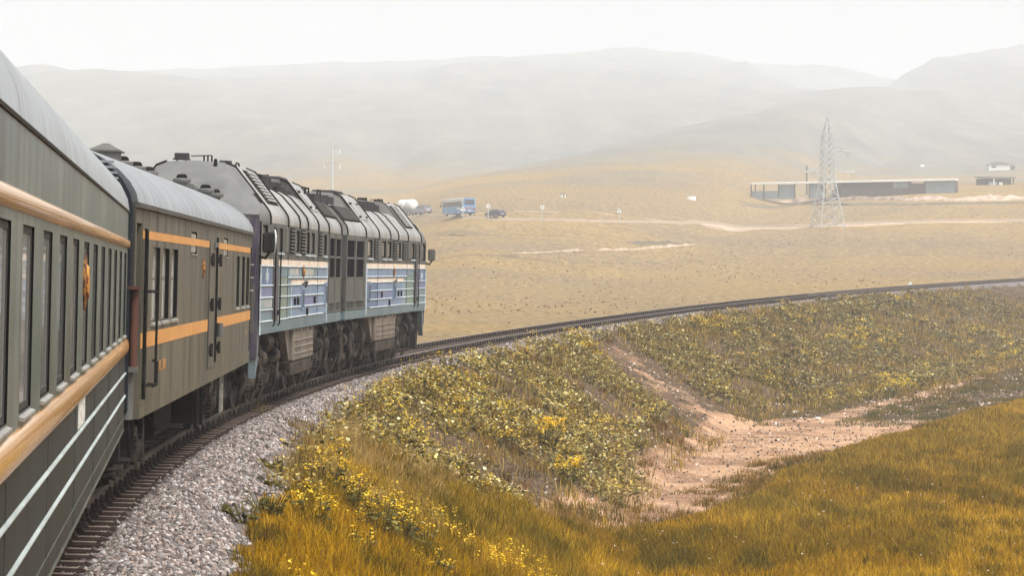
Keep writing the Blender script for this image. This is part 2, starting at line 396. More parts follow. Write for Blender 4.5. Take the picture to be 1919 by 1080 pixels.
# ------------------------------------------------------------------ the ground by the line (one sheet in line coordinates)
s_ax = np.concatenate([np.arange(-30, 0, 2.0), np.arange(0, 130, 0.25), np.arange(130, 342, 0.7)])
u_ax = np.concatenate([np.arange(-12, -3.2, 0.8), np.arange(-3.2, 22, 0.15), np.arange(22, 30, 0.4), np.arange(30, 47, 1.5)])
SS, UU = np.meshgrid(s_ax, u_ax, indexing='ij')
XX, YY = su2xy(SS, UU); ZZ = bank_h(SS, UU)
edge_dip = sstep(44, 46.4, UU) + sstep(10.8, 12, -UU) * 0.3
ug = np.interp(SS, GR_S, GR_U); ut = np.interp(SS, TO_S, TO_U)
g_mask = sstep(ug - 0.5, ug + 0.4, UU)
g_mask = np.maximum(g_mask, sstep(3.0, 5.0, -UU))
far_soft = sstep(112, 128, SS)
s_mask = sstep(ut - 1.2, ut + 0.6, UU) * (1 - 0.62 * far_soft * (0.4 + 0.6 * fbm(XX / 4, YY / 4, 3, 77)))
p_c = np.interp(SS, [99, 108, 113, 125, 137, 161, 330], [13, 13.6, 14.4, 16.0, 17.3, 18.3, 20])
pth = np.exp(-((UU - p_c) / 1.1) ** 2) * (.45 + .35 * fbm(XX / 2, YY / 2, 3, 78))
s_mask = s_mask * (1 - sstep(103, 113, SS)) + sstep(103, 113, SS) * pth
s_mask = np.maximum(s_mask, chute(SS, UU) * (0.05 + 0.78 * fbm(XX / 1.5, YY / 1.5, 4, 79)))
b_edge = np.interp(SS, [-60, 40, 60, 200, 340], [2.7, 2.4, 1.9, 2.0, 2.9])
b_mask = (1 - sstep(b_edge - 0.25, b_edge + 0.5, np.abs(UU))) * sstep(1.2, 1.5, np.abs(UU) + sstep(80, 120, SS))
nu = len(u_ax); idx = np.arange(SS.size).reshape(SS.shape)
Fq = np.stack([idx[:-1, :-1], idx[:-1, 1:], idx[1:, 1:], idx[1:, :-1]], -1).reshape(-1, 4)[:, ::-1]
o = mesh_np('ground', np.stack([XX, YY, ZZ - 0.8 * edge_dip], -1).reshape(-1, 3), Fq, M_GROUND, smooth=True,
            attrs={'mask': np.stack([g_mask, s_mask, b_mask], -1).reshape(-1, 3)})
tag(o, kind='structure')

# ------------------------------------------------------------------ plain and hills: a sheet round the whole horizon
az_f = np.radians(np.concatenate([np.arange(-13.5, 13.51, 0.055), np.arange(14, 40, 0.5), np.arange(40, 320, 4.0), np.arange(320, 346.4, 0.5)]))
r_ax = np.concatenate([[3.0], 8 * 1.0145 ** np.arange(0, 433)]); r_ax = r_ax[r_ax < 4000]
AZ, RR = np.meshgrid(az_f, r_ax, indexing='ij')
PX, PY = RR * np.sin(AZ), RR * np.cos(AZ); PZ = elev(PX, PY)
near = (RR < 520); sN, uN = xy2su(PX[near], PY[near])
zz = PZ[near]; wI = sstep(3, 12, uN) * (1 - sstep(90, 260, uN)) * (1 - sstep(420, 600, sN)) * sstep(-120, -40, sN)
zz = zz + (-4.1 - zz) * wI
ins = sstep(-29.5, -27.5, sN) * (1 - sstep(338, 340.5, sN)) * sstep(-11.8, -10.2, uN) * (1 - sstep(43.0, 46.0, uN))
PZ[near] = zz - 2.5 * ins - 0.12 * (sN > -30) * (sN < 342) * (uN > -14) * (uN < 50)
row = HORIZ - (PZ - CAM_Z) / np.maximum(PY, 1) * F_PX; colp = CX + F_PX * PX / np.maximum(PY, 1)
hillm = sstep(2, 80, PZ) ** .8
def strip(x0, y0, x1, y1, half):
    """mask of a straight band on the plain between two plan points"""
    dx, dy = x1 - x0, y1 - y0; L = math.hypot(dx, dy); t = np.clip(((PX - x0) * dx + (PY - y0) * dy) / L ** 2, 0, 1)
    d = np.hypot(PX - x0 - t * dx, PY - y0 - t * dy); return 1 - sstep(half * 0.5, half * 1.5, d)
def path(pts, half):
    P = [ground_at(*p)[:2] for p in pts]; mk = 0
    for a, b in zip(P, P[1:]): mk = np.maximum(mk, strip(*a, *b, half))
    return mk
bare = np.maximum(path([(770, 436), (1340, 428), (1560, 425)], 3.0) * 0.5, path([(1340, 421), (1560, 424), (1919, 414)], 7.0) * 0.55)
dark = np.maximum.reduce([path([(800, 440), (900, 440), (1010, 442)], 2.0) * .5, path([(790, 497), (1050, 492), (1300, 487), (1919, 474)], 1.0) * .62,
                          path([(800, 596), (1050, 573), (1340, 556), (1919, 500)], 0.5) * .55, path([(1100, 560), (1400, 540), (1919, 492)], 0.5) * .5,
                          path([(1400, 381), (1500, 383), (1700, 384), (1919, 380)], 3) * .7, path([(880, 478), (960, 478)], 1) * .5,
                          path([(1190, 457), (1240, 455), (1290, 457)], 2) * .7])
idx = np.arange(AZ.size).reshape(AZ.shape); nx = np.roll(idx, -1, 0)
Fq = np.stack([idx[:, :-1], nx[:, :-1], nx[:, 1:], idx[:, 1:]], -1).reshape(-1, 4)[:, ::-1]
o = mesh_np('hills', np.stack([PX, PY, PZ], -1).reshape(-1, 3), Fq, M_PLAIN, smooth=True,
            attrs={'mask': np.stack([hillm, bare, dark], -1).reshape(-1, 3)})
tag(o, kind='structure')

# ------------------------------------------------------------------ the haze in the air
hz = MB().box(-4300, 4300, -4300, 4300, -14, 330).build('haze', bpy.data.materials.new('haze_air'), smooth=0)
tag(hz, kind='stuff'); hm = hz.data.materials[0]; hm.use_nodes = True; ht = hm.node_tree; ht.nodes.clear()
ho = ht.nodes.new('ShaderNodeOutputMaterial'); hv = ht.nodes.new('ShaderNodeVolumePrincipled')
hv.inputs['Color'].default_value = (0.935, 0.965, 1.0, 1); hv.inputs['Density'].default_value = HAZE; setin(hv, 'Anisotropy', 0.0)
ht.links.new(hv.outputs[0], ho.inputs['Volume'])

# ------------------------------------------------------------------ rails and sleepers
M_RAIL = mat('rail_steel', lin(92, 78, 68), 0.55, 0.35, dirt=lin(60, 44, 36), amt=0.8, scale=(1, 1, 1))
M_RAILTOP = mat('rail_head', lin(190, 186, 180), 0.28, 0.9)
M_CONC = mat('sleeper_concrete', lin(146, 130, 118), 0.9, dirt=lin(74, 60, 52), amt=0.8, scale=(1.6, 3, 3), bump=0.4)
M_SLSIDE = mat('sleeper_shaded_oily_side', lin(38, 30, 27), 0.95, dirt=lin(62, 50, 44), amt=.6, scale=(3, 3, 3), spec=0)  # shade on the upright faces put into the colour, along with oil grime
M_CLIP = mat('clip_iron', lin(52, 42, 38), 0.8, dirt=lin(34, 26, 22), amt=0.6)
track = empty('railway_track', 'curving single railway track of dark steel rails on concrete sleepers', 'railway track')
def rail_mesh(uc):
    prof = [(-.07, -.17), (.07, -.17), (.07, -.158), (.012, -.142), (.01, -.045), (.035, -.03), (.035, -.004), (.028, 0), (-.028, 0), (-.035, -.004), (-.035, -.03), (-.01, -.045), (-.012, -.142), (-.07, -.158)]
    mb = MB(); rings = []
    for s in np.arange(-24, 420, 1.0):
        x, y, z, th = [float(v) for v in trk(s)]; c, sn = math.cos(th), math.sin(th); r = []
        for a, b in prof:
            uu = uc + a + b * math.sin(CANT); r.append((x + uu * c, y - uu * sn, z - uc * math.sin(CANT) + b))
        rings.append(r)
    mb.loft(rings); n = len(prof)
    mb.m = [1 if (i < (len(rings) - 1) * n and i % n == 7) else 0 for i in range(len(mb.f))]
    return mb
for uc in (0.76, -0.76): rail_mesh(uc).build('rail', [M_RAIL, M_RAILTOP], track)
def sleeper_mb():
    mb = MB(); prof = [(-1.29, -.13), (1.29, -.13), (1.29, -.045), (1.2, -.005), (.55, 0), (.4, -.03), (-.4, -.03), (-.55, 0), (-1.2, -.005), (-1.29, -.045)]
    mb.loft([[(p[0], -.105, p[1] - .03) for p in prof], [(p[0], -.065, p[1]) for p in prof], [(p[0], .065, p[1]) for p in prof], [(p[0], .105, p[1] - .03) for p in prof]])
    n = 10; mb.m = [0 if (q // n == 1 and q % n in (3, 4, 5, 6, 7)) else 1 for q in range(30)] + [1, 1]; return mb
def clip_mb(uc):
    mb = MB(); mb.box(uc - .19, uc + .19, -.08, .08, -.02, .012)
    for sg in (-1, 1):
        x = uc + sg * .115
        mb.box(x - .05, x + .05, -.07, .07, .012, .045); mb.cyl((x, 0, .04), (x, 0, .15), .022, n=6); mb.box(x - .03, x + .03, -.035, .035, .06, .1)
    return mb
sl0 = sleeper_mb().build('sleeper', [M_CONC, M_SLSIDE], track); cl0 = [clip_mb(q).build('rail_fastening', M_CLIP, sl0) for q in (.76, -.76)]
def sleeper_matrix(s):
    x, y, z, th = [float(v) for v in trk(s)]
    return Matrix.Translation((x, y, z - .155)) @ Matrix.Rotation(-th, 4, 'Z') @ Matrix.Rotation(CANT, 4, 'Y')
PITCH = 0.6
for i in range(100):
    a = sl0 if i == 0 else sl0.copy()
    if i:
        COL.objects.link(a)
        for q in cl0: c = q.copy(); COL.objects.link(c); c.parent = a
    a.matrix_basis = sleeper_matrix(4.0 + i * PITCH) @ Matrix.Translation((random.uniform(-.02, .02), 0, random.uniform(-.008, .008)))
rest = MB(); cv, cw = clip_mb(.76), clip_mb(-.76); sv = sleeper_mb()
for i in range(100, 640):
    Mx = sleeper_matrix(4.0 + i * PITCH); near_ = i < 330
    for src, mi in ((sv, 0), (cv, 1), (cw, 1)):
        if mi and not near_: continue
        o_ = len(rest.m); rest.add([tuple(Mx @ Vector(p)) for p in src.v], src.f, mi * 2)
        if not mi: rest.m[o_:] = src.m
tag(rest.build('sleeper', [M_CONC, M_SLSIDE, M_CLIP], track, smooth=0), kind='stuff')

# ------------------------------------------------------------------ ballast stones
phi = (1 + 5 ** .5) / 2
ICO = np.array([(-1, phi, 0), (1, phi, 0), (-1, -phi, 0), (1, -phi, 0), (0, -1, phi), (0, 1, phi), (0, -1, -phi), (0, 1, -phi), (phi, 0, -1), (phi, 0, 1), (-phi, 0, -1), (-phi, 0, 1)]) / 1.9
ICF = np.array([(0, 11, 5), (0, 5, 1), (0, 1, 7), (0, 7, 10), (0, 10, 11), (1, 5, 9), (5, 11, 4), (11, 10, 2), (10, 7, 6), (7, 1, 8), (3, 9, 4), (3, 4, 2), (3, 2, 6), (3, 6, 8), (3, 8, 9), (4, 9, 5), (2, 4, 11), (6, 2, 10), (8, 6, 7), (9, 8, 1)])
def stones(name, s, u, size, pal, m, sink=0.3):
    n = len(s); x, y = su2xy(s, u); z = bank_h(s, u)
    sh = ICO[None] * rng.uniform(0.62, 1.25, (n, 12, 1)); sh = sh * rng.uniform(0.6, 1.2, (n, 1, 3)) * size[:, None, None] * 0.5
    a = rng.uniform(0, 6.283, n); ca, sa = np.cos(a)[:, None], np.sin(a)[:, None]
    b = rng.uniform(0, 6.283, n); cb, sb = np.cos(b)[:, None], np.sin(b)[:, None]
    X, Y, Z = sh[..., 0], sh[..., 1], sh[..., 2]
    Y, Z = Y * cb - Z * sb, Y * sb + Z * cb; X, Y = X * ca - Y * sa, X * sa + Y * ca
    V = np.stack([X + x[:, None], Y + y[:, None], Z + (z + size * (0.5 - sink) * rng.uniform(0.3, 1.3, n))[:, None]], -1).reshape(-1, 3)
    Fc = (ICF[None] + (np.arange(n) * 12)[:, None, None]).reshape(-1, 3)
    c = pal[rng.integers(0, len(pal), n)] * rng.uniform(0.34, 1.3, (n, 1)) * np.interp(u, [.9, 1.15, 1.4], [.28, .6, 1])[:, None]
    return mesh_np(name, V, Fc, m, col=np.repeat(c, 12, 0))
M_STONE = leaf_mat('stone', 0.85, 0.0, 0.3)
PAL_B = np.array([[v * .68 for v in lin(*c)[:3]] for c in [(150, 138, 132), (176, 166, 160), (128, 116, 112), (196, 184, 176), (160, 140, 128), (96, 86, 82), (214, 206, 200), (140, 120, 110), (118, 108, 106), (186, 164, 150)]])
n1 = 80000; s1 = 5 + 52 * rng.random(n1) ** 1.25; u1 = rng.uniform(1.25, 3.15, n1)
n1b = 30000; s1b = rng.uniform(4, 45, n1b); u1b = rng.uniform(0.85, 1.55, n1b)
k = u1 < np.interp(s1, [0, 20, 40, 60], [2.4, 2.5, 2.45, 2.1]) + (fbm(s1 / 1.7, u1, 3, 5) - .5) * 1.3 + .1
sA = np.concatenate([s1[k], s1b]); uA = np.concatenate([u1[k], u1b])
n2_ = 30000; s2 = rng.uniform(56, 150, n2_); u2 = rng.uniform(1.2, 2.7, n2_); k2 = u2 < 2.15 + (fbm(s2 / 2.1, u2, 3, 6) - .5) * 1.2
sA = np.concatenate([sA, s2[k2]]); uA = np.concatenate([uA, u2[k2]])
sz = rng.uniform(0.034, 0.088, len(sA)) * np.interp(sA, [0, 60, 150], [1, 1.15, 1.9])
keep = (((sA - 4.0) / PITCH + 0.5) % 1 - 0.5); keep = (np.abs(keep) > 0.2) | (uA > 1.27)
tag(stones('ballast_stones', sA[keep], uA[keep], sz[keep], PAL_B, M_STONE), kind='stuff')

# ------------------------------------------------------------------ vehicle materials
M_COACHLOW = mat('coach_paint_grimy', lin(44, 54, 58), 0.45, spec=.1, dirt=lin(66, 73, 75), amt=0.5, scale=(.6, .7, .9), dirt2=lin(34, 36, 38), amt2=0.8, scale2=(2, 3.6, .25), c2=(.46, .62))
M_COACH = mat('coach_paint', lin(76, 92, 90), 0.34, spec=.22, dirt=lin(132, 136, 130), amt=0.5, scale=(.6, .5, .9), dirt2=lin(46, 44, 42), amt2=0.7, scale2=(2, 3.2, .25), c2=(.47, .62))
M_COACHROOF = mat('coach_roof_paint', lin(158, 164, 166), 0.3, .55, spec=.5, dirt=lin(122, 126, 124), amt=0.6, scale=(.5, 6.0, .5), dirt2=lin(98, 100, 100), amt2=0.6, scale2=(.25, 2.6, .25))
M_RUBBER = mat('gutter_paint', lin(62, 60, 58), 0.8)
M_GOLD = mat('gold_moulding', lin(222, 164, 90), 0.2, dirt=lin(210, 152, 84), amt=0.3, scale=(.2, .3, .2), spec=0.7)
M_PALELINE = mat('pale_bead_paint', lin(168, 176, 172), 0.5, dirt=lin(120, 124, 120), amt=0.6, scale=(3, 1, 3))
M_GLASS = mat('train_glass', lin(120, 127, 125), 0.05, dirt=lin(172, 170, 164), amt=0.85, scale=(.2, .7, .35), contrast=(.46, .54), spec=0.7)  # pale patches paint reflections and light curtains into the pane colour
M_CURTAIN = mat('curtained_glass', lin(196, 192, 184), 0.15, dirt=lin(120, 118, 112), amt=0.6, scale=(1, .6, 2), spec=.7)
M_GLASSDK = mat('dark_glass', lin(40, 44, 46), 0.1, dirt=lin(80, 84, 84), amt=0.5, scale=(1, 2, 1), spec=0.7)
M_JAMB = mat('reveal_shade', lin(26, 25, 24), 0.9, spec=.05)  # reveals and recesses near black: their shade is put into the colour
M_ALU = mat('window_aluminium', lin(170, 168, 162), 0.35, 0.4, dirt=lin(110, 104, 98), amt=0.5)
M_UNDER = mat('underframe_grime', lin(20, 18, 17), 0.85, dirt=lin(44, 36, 31), amt=0.6, scale=(3, 3, 3), bump=0.3, spec=.08)
M_UNDER2 = mat('bogie_grime', lin(74, 65, 58), 0.55, dirt=lin(16, 14, 13), amt=0.95, scale=(3, 3, 3), bump=0.3, spec=.12, contrast=(.46, .6))
M_BELLOWS = mat('bellows_rubber', lin(36, 40, 47), 0.9, dirt=lin(58, 60, 62), amt=0.5, spec=.05)
M_RUST = mat('rusty_pipe', lin(92, 60, 50), 0.7, dirt=lin(54, 38, 34), amt=0.7, scale=(5, 5, 1))
M_WHEEL = mat('wheel_steel', lin(74, 66, 60), 0.5, 0.5, dirt=lin(46, 38, 34), amt=0.6)
M_EMRIM = mat('emblem_rim', lin(150, 98, 44), 0.5, dirt=lin(58, 38, 26), amt=0.9, scale=(14, 14, 14), contrast=(.46, .54))
M_EMBLEM = mat('emblem_face', lin(92, 46, 30), 0.5, dirt=lin(196, 140, 60), amt=0.9, scale=(9, 9, 9), contrast=(.48, .54))
M_PAPER = mat('paper_label', lin(214, 212, 204), 0.8, dirt=lin(120, 116, 110), amt=0.8, scale=(4, 14, 20), contrast=(.52, .6))
M_BLACK = mat('black_iron', lin(24, 24, 25), 0.7, spec=.05, dirt=lin(60, 54, 50), amt=0.5)
M_VAN = mat('van_paint', lin(92, 88, 77), 0.5, dirt=lin(112, 104, 86), amt=0.5, scale=(.5, .45, .5), dirt2=lin(52, 49, 46), amt2=0.7, scale2=(2, 2.4, .22), c2=(.46, .62))
M_VANROOF = mat('van_roof_metal', lin(178, 183, 190), 0.3, 0.85, spec=.5, dirt=lin(112, 110, 108), amt=0.65, scale=(.3, 7, .3), dirt2=lin(84, 84, 84), amt2=0.5, scale2=(.2, 1.6, .2))
M_YELLOW = mat('yellow_stripe', lin(206, 150, 86), 0.6, dirt=lin(190, 128, 66), amt=0.5, scale=(2, .8, 2), dirt2=lin(150, 112, 76), amt2=0.45, scale2=(8, 9, .5))
M_VENT = mat('vent_metal', lin(98, 98, 94), 0.6, dirt=lin(70, 68, 66), amt=0.6)
M_DARKGAP = mat('dark_interior', lin(20, 20, 21), 0.9)

def bogie(parent, yc, axles, r, wide=1.0, heavy=False):
    """bogie with side beams; wheels, axle boxes and springs are its parts"""
    mb = MB(); a0, a1 = axles[0], axles[-1]; h = r
    for sg in (1, -1):
        x = 1.02 * sg
        pr = [(a0 - .55, h + .12), (a0 - .3, h + .3), (a0 + .35, h + .3), (a0 + .7, h + .05), (a1 - .7, h + .05), (a1 - .35, h + .3), (a1 + .3, h + .3), (a1 + .55, h + .12), (a1 + .5, h + .02), (a1 - .3, h + .14), (a1 - .75, h - .12), (a0 + .75, h - .12), (a0 + .3, h + .14), (a0 - .5, h + .02)]
        mb.prism([(yc + p[0], p[1]) for p in pr], 'x', x - .08, x + .08)
        mb.box(x - .06, x + .06, yc - .25, yc + .25, h - .2, h + .45)
    mb.box(-.95, .95, yc - .3, yc + .3, h - .02, h + .32)
    mb.cyl((-.6, yc - .7, h + .25), (-.6, yc + .1, h + .25), .14); mb.cyl((.62, yc - .1, h + .25), (.62, yc + .75, h + .25), .14)
    bg_ = mb.build('bogie', M_UNDER2, parent)
    for a in axles:
        y = yc + a; wm = MB()
        for sg in (1, -1):
            wm.lathe((.70 * sg, y, r), (sg, 0, 0), [(.01, -.0), (r + .03, 0), (r + .03, .03), (r, .035), (r - .01, .13), (r - .07, .13), (r - .1, .09), (.18, .07), (.15, .13), (.01, .13)], n=28)
        wm.cyl((-1.1, y, r), (1.1, y, r), .075); wm.build('wheelset', M_WHEEL, bg_)
        for sg in (1, -1):
            ab = MB(); x = 1.12 * sg
            ab.lathe((1.0 * sg, y, r), (sg, 0, 0), [(.01, 0), (.19, 0), (.19, .12), (.15, .17), (.12, .2), (.09, .24), (.01, .25)], n=18)
            ab.prism([(y - .24, r), (y - .2, r + .26), (y - .05, r + .34), (y + .12, r + .3), (y + .24, r + .12), (y + .24, r - .04), (y - .2, r - .1)], 'x', x - .1, x + .02 * sg)
            ab.build('axle_box', M_UNDER2, bg_)
            for q in (-.32, .32): sp = MB(); sp.coil((x - .02 * sg, y + q, r - .16), .085, .36, 5, .022); sp.build('coil_spring', M_UNDER2, bg_)
            if not heavy:
                gp = MB(); gp.tube([(x + .05 * sg, y + .1, r + .42), (x + .07 * sg, y + .3, r + .44), (x + .07 * sg, y + .42, r + .3), (x + .07 * sg, y + .38, r - .02), (x + .05 * sg, y + .22, r - .08)], .012)
                gp.build('guard_rod', M_VENT, bg_)
    return bg_

def roof_section(half, zg, zt, n=18, e=2.4):
    return [(half * math.copysign(abs(math.cos(t)) ** (2 / e), math.cos(t)), zg + (zt - zg) * abs(math.sin(t)) ** (2 / e)) for t in [math.pi * i / n for i in range(n + 1)]]

def emblem(parent, y, z, x=1.55, r=.22):
    mb = MB(); mb.lathe((x, y, z), (1, 0, 0), [(.01, 0), (r, 0), (r, .01), (r - .05, .02), (r - .055, .012), (.01, .016)], n=22)
    e = mb.build('emblem', M_EMRIM, parent)
    f = MB(); f.lathe((x + .013, y, z), (1, 0, 0), [(.01, 0), (r - .06, 0), (r - .09, .022), (.01, .026)], n=18); f.build('emblem_face', M_EMBLEM, e)

# ------------------------------------------------------------------ green passenger coach nearest the camera
C = empty('passenger_coach', 'grey-green passenger coach with gold mouldings and a row of tall windows, nearest the camera', 'railway coach')
C.matrix_world = frame(0, 9)
Y0, Y1 = -12.9, 12.2; ZB, ZG = 1.05, 3.45
wins = [(-5.16 + 1.54 * k - .80, -5.16 + 1.54 * k, 2.12, 3.0) for k in range(-4, 12)]
mb = MB(); mb.wall(1.55, Y0, Y1, 1.97, ZG, wins, .026, 0, 1); mb.wall(1.55, Y0, Y1, ZB, 1.97, [], .04, 2)
mb.box(-1.55, -1.5, Y0, Y1, ZB, ZG); mb.box(-1.5, 1.49, Y0, Y1, ZB + .12, ZB + .3); mb.box(-1.5, 1.548, Y1 - .05, Y1 - .002, ZB, ZG); mb.box(-1.5, 1.548, Y0, Y0 + .05, ZB, ZG)
mb.box(1.5, 1.554, Y0, Y1, ZB - .02, ZB + .012)
mb.box(1.549, 1.554, Y0, Y1, ZB + .13, ZB + .14)
for yy in np.arange(-11.3, 12, 3.08): mb.box(1.548, 1.553, yy - .004, yy + .004, ZB + .02, 1.86, 2)
mb.build('body', [M_COACH, M_JAMB, M_COACHLOW], C)
sec = roof_section(1.562, ZG + .008, 4.33, e=1.95); mb = MB()
ys = np.arange(Y0, Y1 + .01, (Y1 - Y0) / 28)
mb.loft([[(p[0], y, p[1]) for p in sec] for y in ys])
for y in ys[1:-1:2]: mb.loft([[(p[0] * 1.002, y + d, p[1] + .004) for p in sec] for d in (-.012, .012)], cap=False, closed=False)
for k in range(9): mb.box(1.2 + .0 * k, 1.52 - .018 * k, Y1 + .0, Y1 + .1, 3.52 + .06 * k, 3.545 + .06 * k)
rf = mb.build('roof', M_COACHROOF, C)
MB().prism([(1.5, ZG - .0), (1.562, ZG - .002), (1.566, ZG + .012), (1.56, ZG + .022), (1.5, ZG + .03)], 'y', Y0, Y1 + .03).build('gutter', M_RUBBER, rf)
def bead(z0, z1, pr, name, m, y0=Y0, y1=Y1, par=C, x=1.55, n=8):
    zc, hh = (z0 + z1) / 2, (z1 - z0) / 2
    MB().prism([(x - .01, z0)] + [(x + pr * math.cos(t), zc + hh * math.sin(t)) for t in [-math.pi / 2 + math.pi * i / n for i in range(n + 1)]] + [(x - .01, z1)], 'y', y0, y1).build(name, m, par)
bead(3.05, 3.15, .03, 'moulding', M_GOLD); bead(1.885, 2.055, .04, 'moulding', M_GOLD)
bead(1.655, 1.685, .018, 'bead', M_PALELINE); bead(1.405, 1.435, .018, 'bead', M_PALELINE)
for a, b, c, d in wins:
    f = MB()
    for q in ((a, a + .035, c, d), (b - .035, b, c, d), (a + .035, b - .035, c, c + .035), (a + .035, b - .035, d - .035, d)):
        f.box(1.522, 1.538, *q)
    fo = f.build('window', M_RUBBER, C); MB().prism([(1.505, c - .03), (1.575, c - .035), (1.575, c - .02), (1.505, c + .002)], 'y', a - .01, b + .01).build('sill', M_ALU, fo); MB().box(1.518, 1.532, a + .03, b - .03, c + .03, d - .03).build('pane', M_GLASS, fo)
emblem(C, 1.88, 2.71, r=.2)
MB().box(1.55, 1.556, 1.4, 2.35, 1.70, 1.93).build('paper_label', M_PAPER, C)
mb = MB()
for k in range(8):
    y = Y1 + .01 + k * .1; q = .0 if k % 2 == 0 else .05
    sc_ = roof_section(1.585 - q, 3.5 - q, 4.42 - q, 16, e=1.9)
    pr = [(p[0], p[1]) for p in sc_] + [(-1.585 + q, 1.25), (1.585 - q, 1.25)]
    mb.loft([[(p[0], y, p[1]) for p in pr], [(p[0], y + .1, p[1]) for p in pr]])
mb.build('gangway_bellows', M_BELLOWS, C)
mb = MB(); mb.cyl((1.63, Y1 + .1, 1.72), (1.63, Y1 + .1, 2.62), .045); mb.cyl((1.63, Y1 + .3, 1.72), (1.63, Y1 + .3, 2.62), .045)
mb.box(1.5, 1.7, Y1, Y1 + .38, 2.6, 2.64)
mb.build('downpipe', M_RUST, C)
mb = MB(); mb.cyl((1.56, Y1 + .18, 1.15), (1.56, Y1 + .18, 1.72), .085); mb.box(1.45, 1.68, Y1 + .02, Y1 + .36, 1.68, 1.74)
mb.build('buffer_post', M_VENT, C)
mb = MB(); mb.prism([(Y1 - .05, 1.22), (Y1 + .42, 1.22), (Y1 + .55, .72), (Y1 + .5, .68), (Y1 - .05, .68)], 'x', 1.2, 1.5); mb.box(1.2, 1.62, Y1 - .02, Y1 + .6, .66, .7); mb.tube([(1.56, Y1 + .02, 1.24), (1.58, Y1 + .45, 1.22), (1.6, Y1 + .58, .7)], .016)
mb.build('step', M_BLACK, C)
bogie(C, -9, (-1.2, 1.2), .457); bogie(C, 8.8, (-1.2, 1.2), .457)
mb = MB(); mb.box(-1.2, 1.2, -6, -2.5, .45, 1.1); mb.box(-1.15, 1.2, .5, 3.2, .5, 1.1); mb.cyl((.9, 3.6, .75), (.9, 5.4, .75), .22); mb.box(-.3, .3, Y0, Y1 + .5, .82, 1.12)
mb.tube([(1.2, 8.6, 1.0), (1.24, 9.4, .98), (1.25, 9.9, .7), (1.2, 10.2, .45)], .05); mb.tube([(1.0, 10.9, 1.1), (1.1, 11.6, .8), (1.05, 11.9, .4)], .05)
mb.build('underframe', M_UNDER, C)

# ------------------------------------------------------------------ brown luggage van
V = empty('luggage_van', 'olive-brown luggage van with yellow stripes and a silver rounded roof behind the locomotives', 'luggage van')
V.matrix_world = frame(23.1, 7.0)
Y0, Y1 = -10.1, 10.55; ZB, ZG = 1.08, 3.56
vw = [(-8.13, -7.2, 2.2, 3.1), (-6.89, -6.0, 2.2, 3.1), (-5.7, -4.82, 2.2, 3.1), (6.3, 7.2, 2.2, 3.1), (7.85, 8.7, 2.2, 3.1), (9.1, 9.9, 2.2, 3.1)]
mb = MB(); mb.wall(1.55, -9.3, Y1 - .02, ZB, ZG, vw + [(-2.85, -1.95, 3.06, 3.38), (3.3, 4.2, 3.06, 3.38)], .07, 0, 1)
mb.box(-1.55, -1.5, Y0, Y1, ZB, ZG); mb.box(-1.5, 1.49, Y0, Y1, ZB + .1, ZB + .25); mb.box(-1.5, 1.547, Y1 - .05, Y1, ZB, ZG); mb.box(-1.5, 1.3, Y0, Y0 + .05, ZB, ZG)
mb.box(1.3, 1.545, -9.35, -9.302, ZB, ZG); mb.box(1.25, 1.3, Y0 + .05, -9.35, ZB, ZG, 1); mb.box(1.3, 1.55, Y0, -9.35, 3.36, ZG); mb.box(1.3, 1.55, Y0, Y0 + .16, ZB + .4, 3.36)
mb.box(1.55, 1.554, -9.3, Y1 - .02, ZB + .16, ZB + .17)
for yy in np.arange(-8.6, 10.3, .95): mb.box(1.549, 1.553, yy - .005, yy + .005, ZB + .2, ZG - .03)
mb.build('body', [M_VAN, M_JAMB], V)
sec = roof_section(1.58, ZG + .01, 4.38, e=1.85); mb = MB(); ys = np.arange(Y0, Y1 + .01, (Y1 - Y0) / 24)
mb.loft([[(p[0], y, p[1]) for p in sec] for y in ys])
for y in ys[1:-1]: mb.loft([[(p[0] * 1.002, y + d, p[1] + .004) for p in sec] for d in (-.014, .014)], cap=False, closed=False)
rf = mb.build('roof', M_VANROOF, V)
MB().prism([(1.5, ZG - .03), (1.6, ZG - .03), (1.61, ZG + .02), (1.57, ZG + .035), (1.5, ZG + .03)], 'y', Y0, Y1).build('gutter', M_VENT, rf)
MB().box(1.55, 1.555, -9.29, 10.0, 3.185, 3.285).build('stripe', M_YELLOW, V)
MB().box(1.55, 1.555, -9.29, .28, 1.9, 2.08).build('stripe', M_YELLOW, V); MB().box(1.55, 1.555, 1.72, 10.4, 1.9, 2.08).build('stripe', M_YELLOW, V)
for i, (a, b, c, d) in enumerate(vw):
    f = MB()
    for q in ((a, a + .05, c, d), (b - .05, b, c, d), (a + .05, b - .05, c, c + .04), (a + .05, b - .05, d - .04, d), (a + .05, b - .05, 2.72, 2.76)): f.box(1.475, 1.497, *q)
    f.prism([(1.5, c - .05), (1.58, c - .06), (1.58, c - .03), (1.5, c + .001)], 'y', a - .02, b + .02)
    fo = f.build('window', M_ALU, V); MB().box(1.468, 1.484, a + .04, b - .04, c + .03, d - .03).build('pane', M_CURTAIN, fo)
for a, b in ((-2.85, -1.95), (3.3, 4.2)):
    f = MB(); f.bbox(1.5, 1.54, a + .02, b - .02, 3.08, 3.36, .02)
    f.box(1.53, 1.565, a, b, 3.05, 3.065); f.build('hatch', M_ALU, V)
mb = MB(); mb.box(1.55, 1.568, .32, 1.55, 1.32, 3.3); dr = mb.build('door', M_VAN, V)
MB().box(1.569, 1.6, 1.5, 1.58, 1.38, 3.36).build('locking_bar', M_BLACK, dr)
MB().box(1.568, 1.6, 1.02, 1.5, 3.2, 3.28).build('latch', M_VENT, dr)
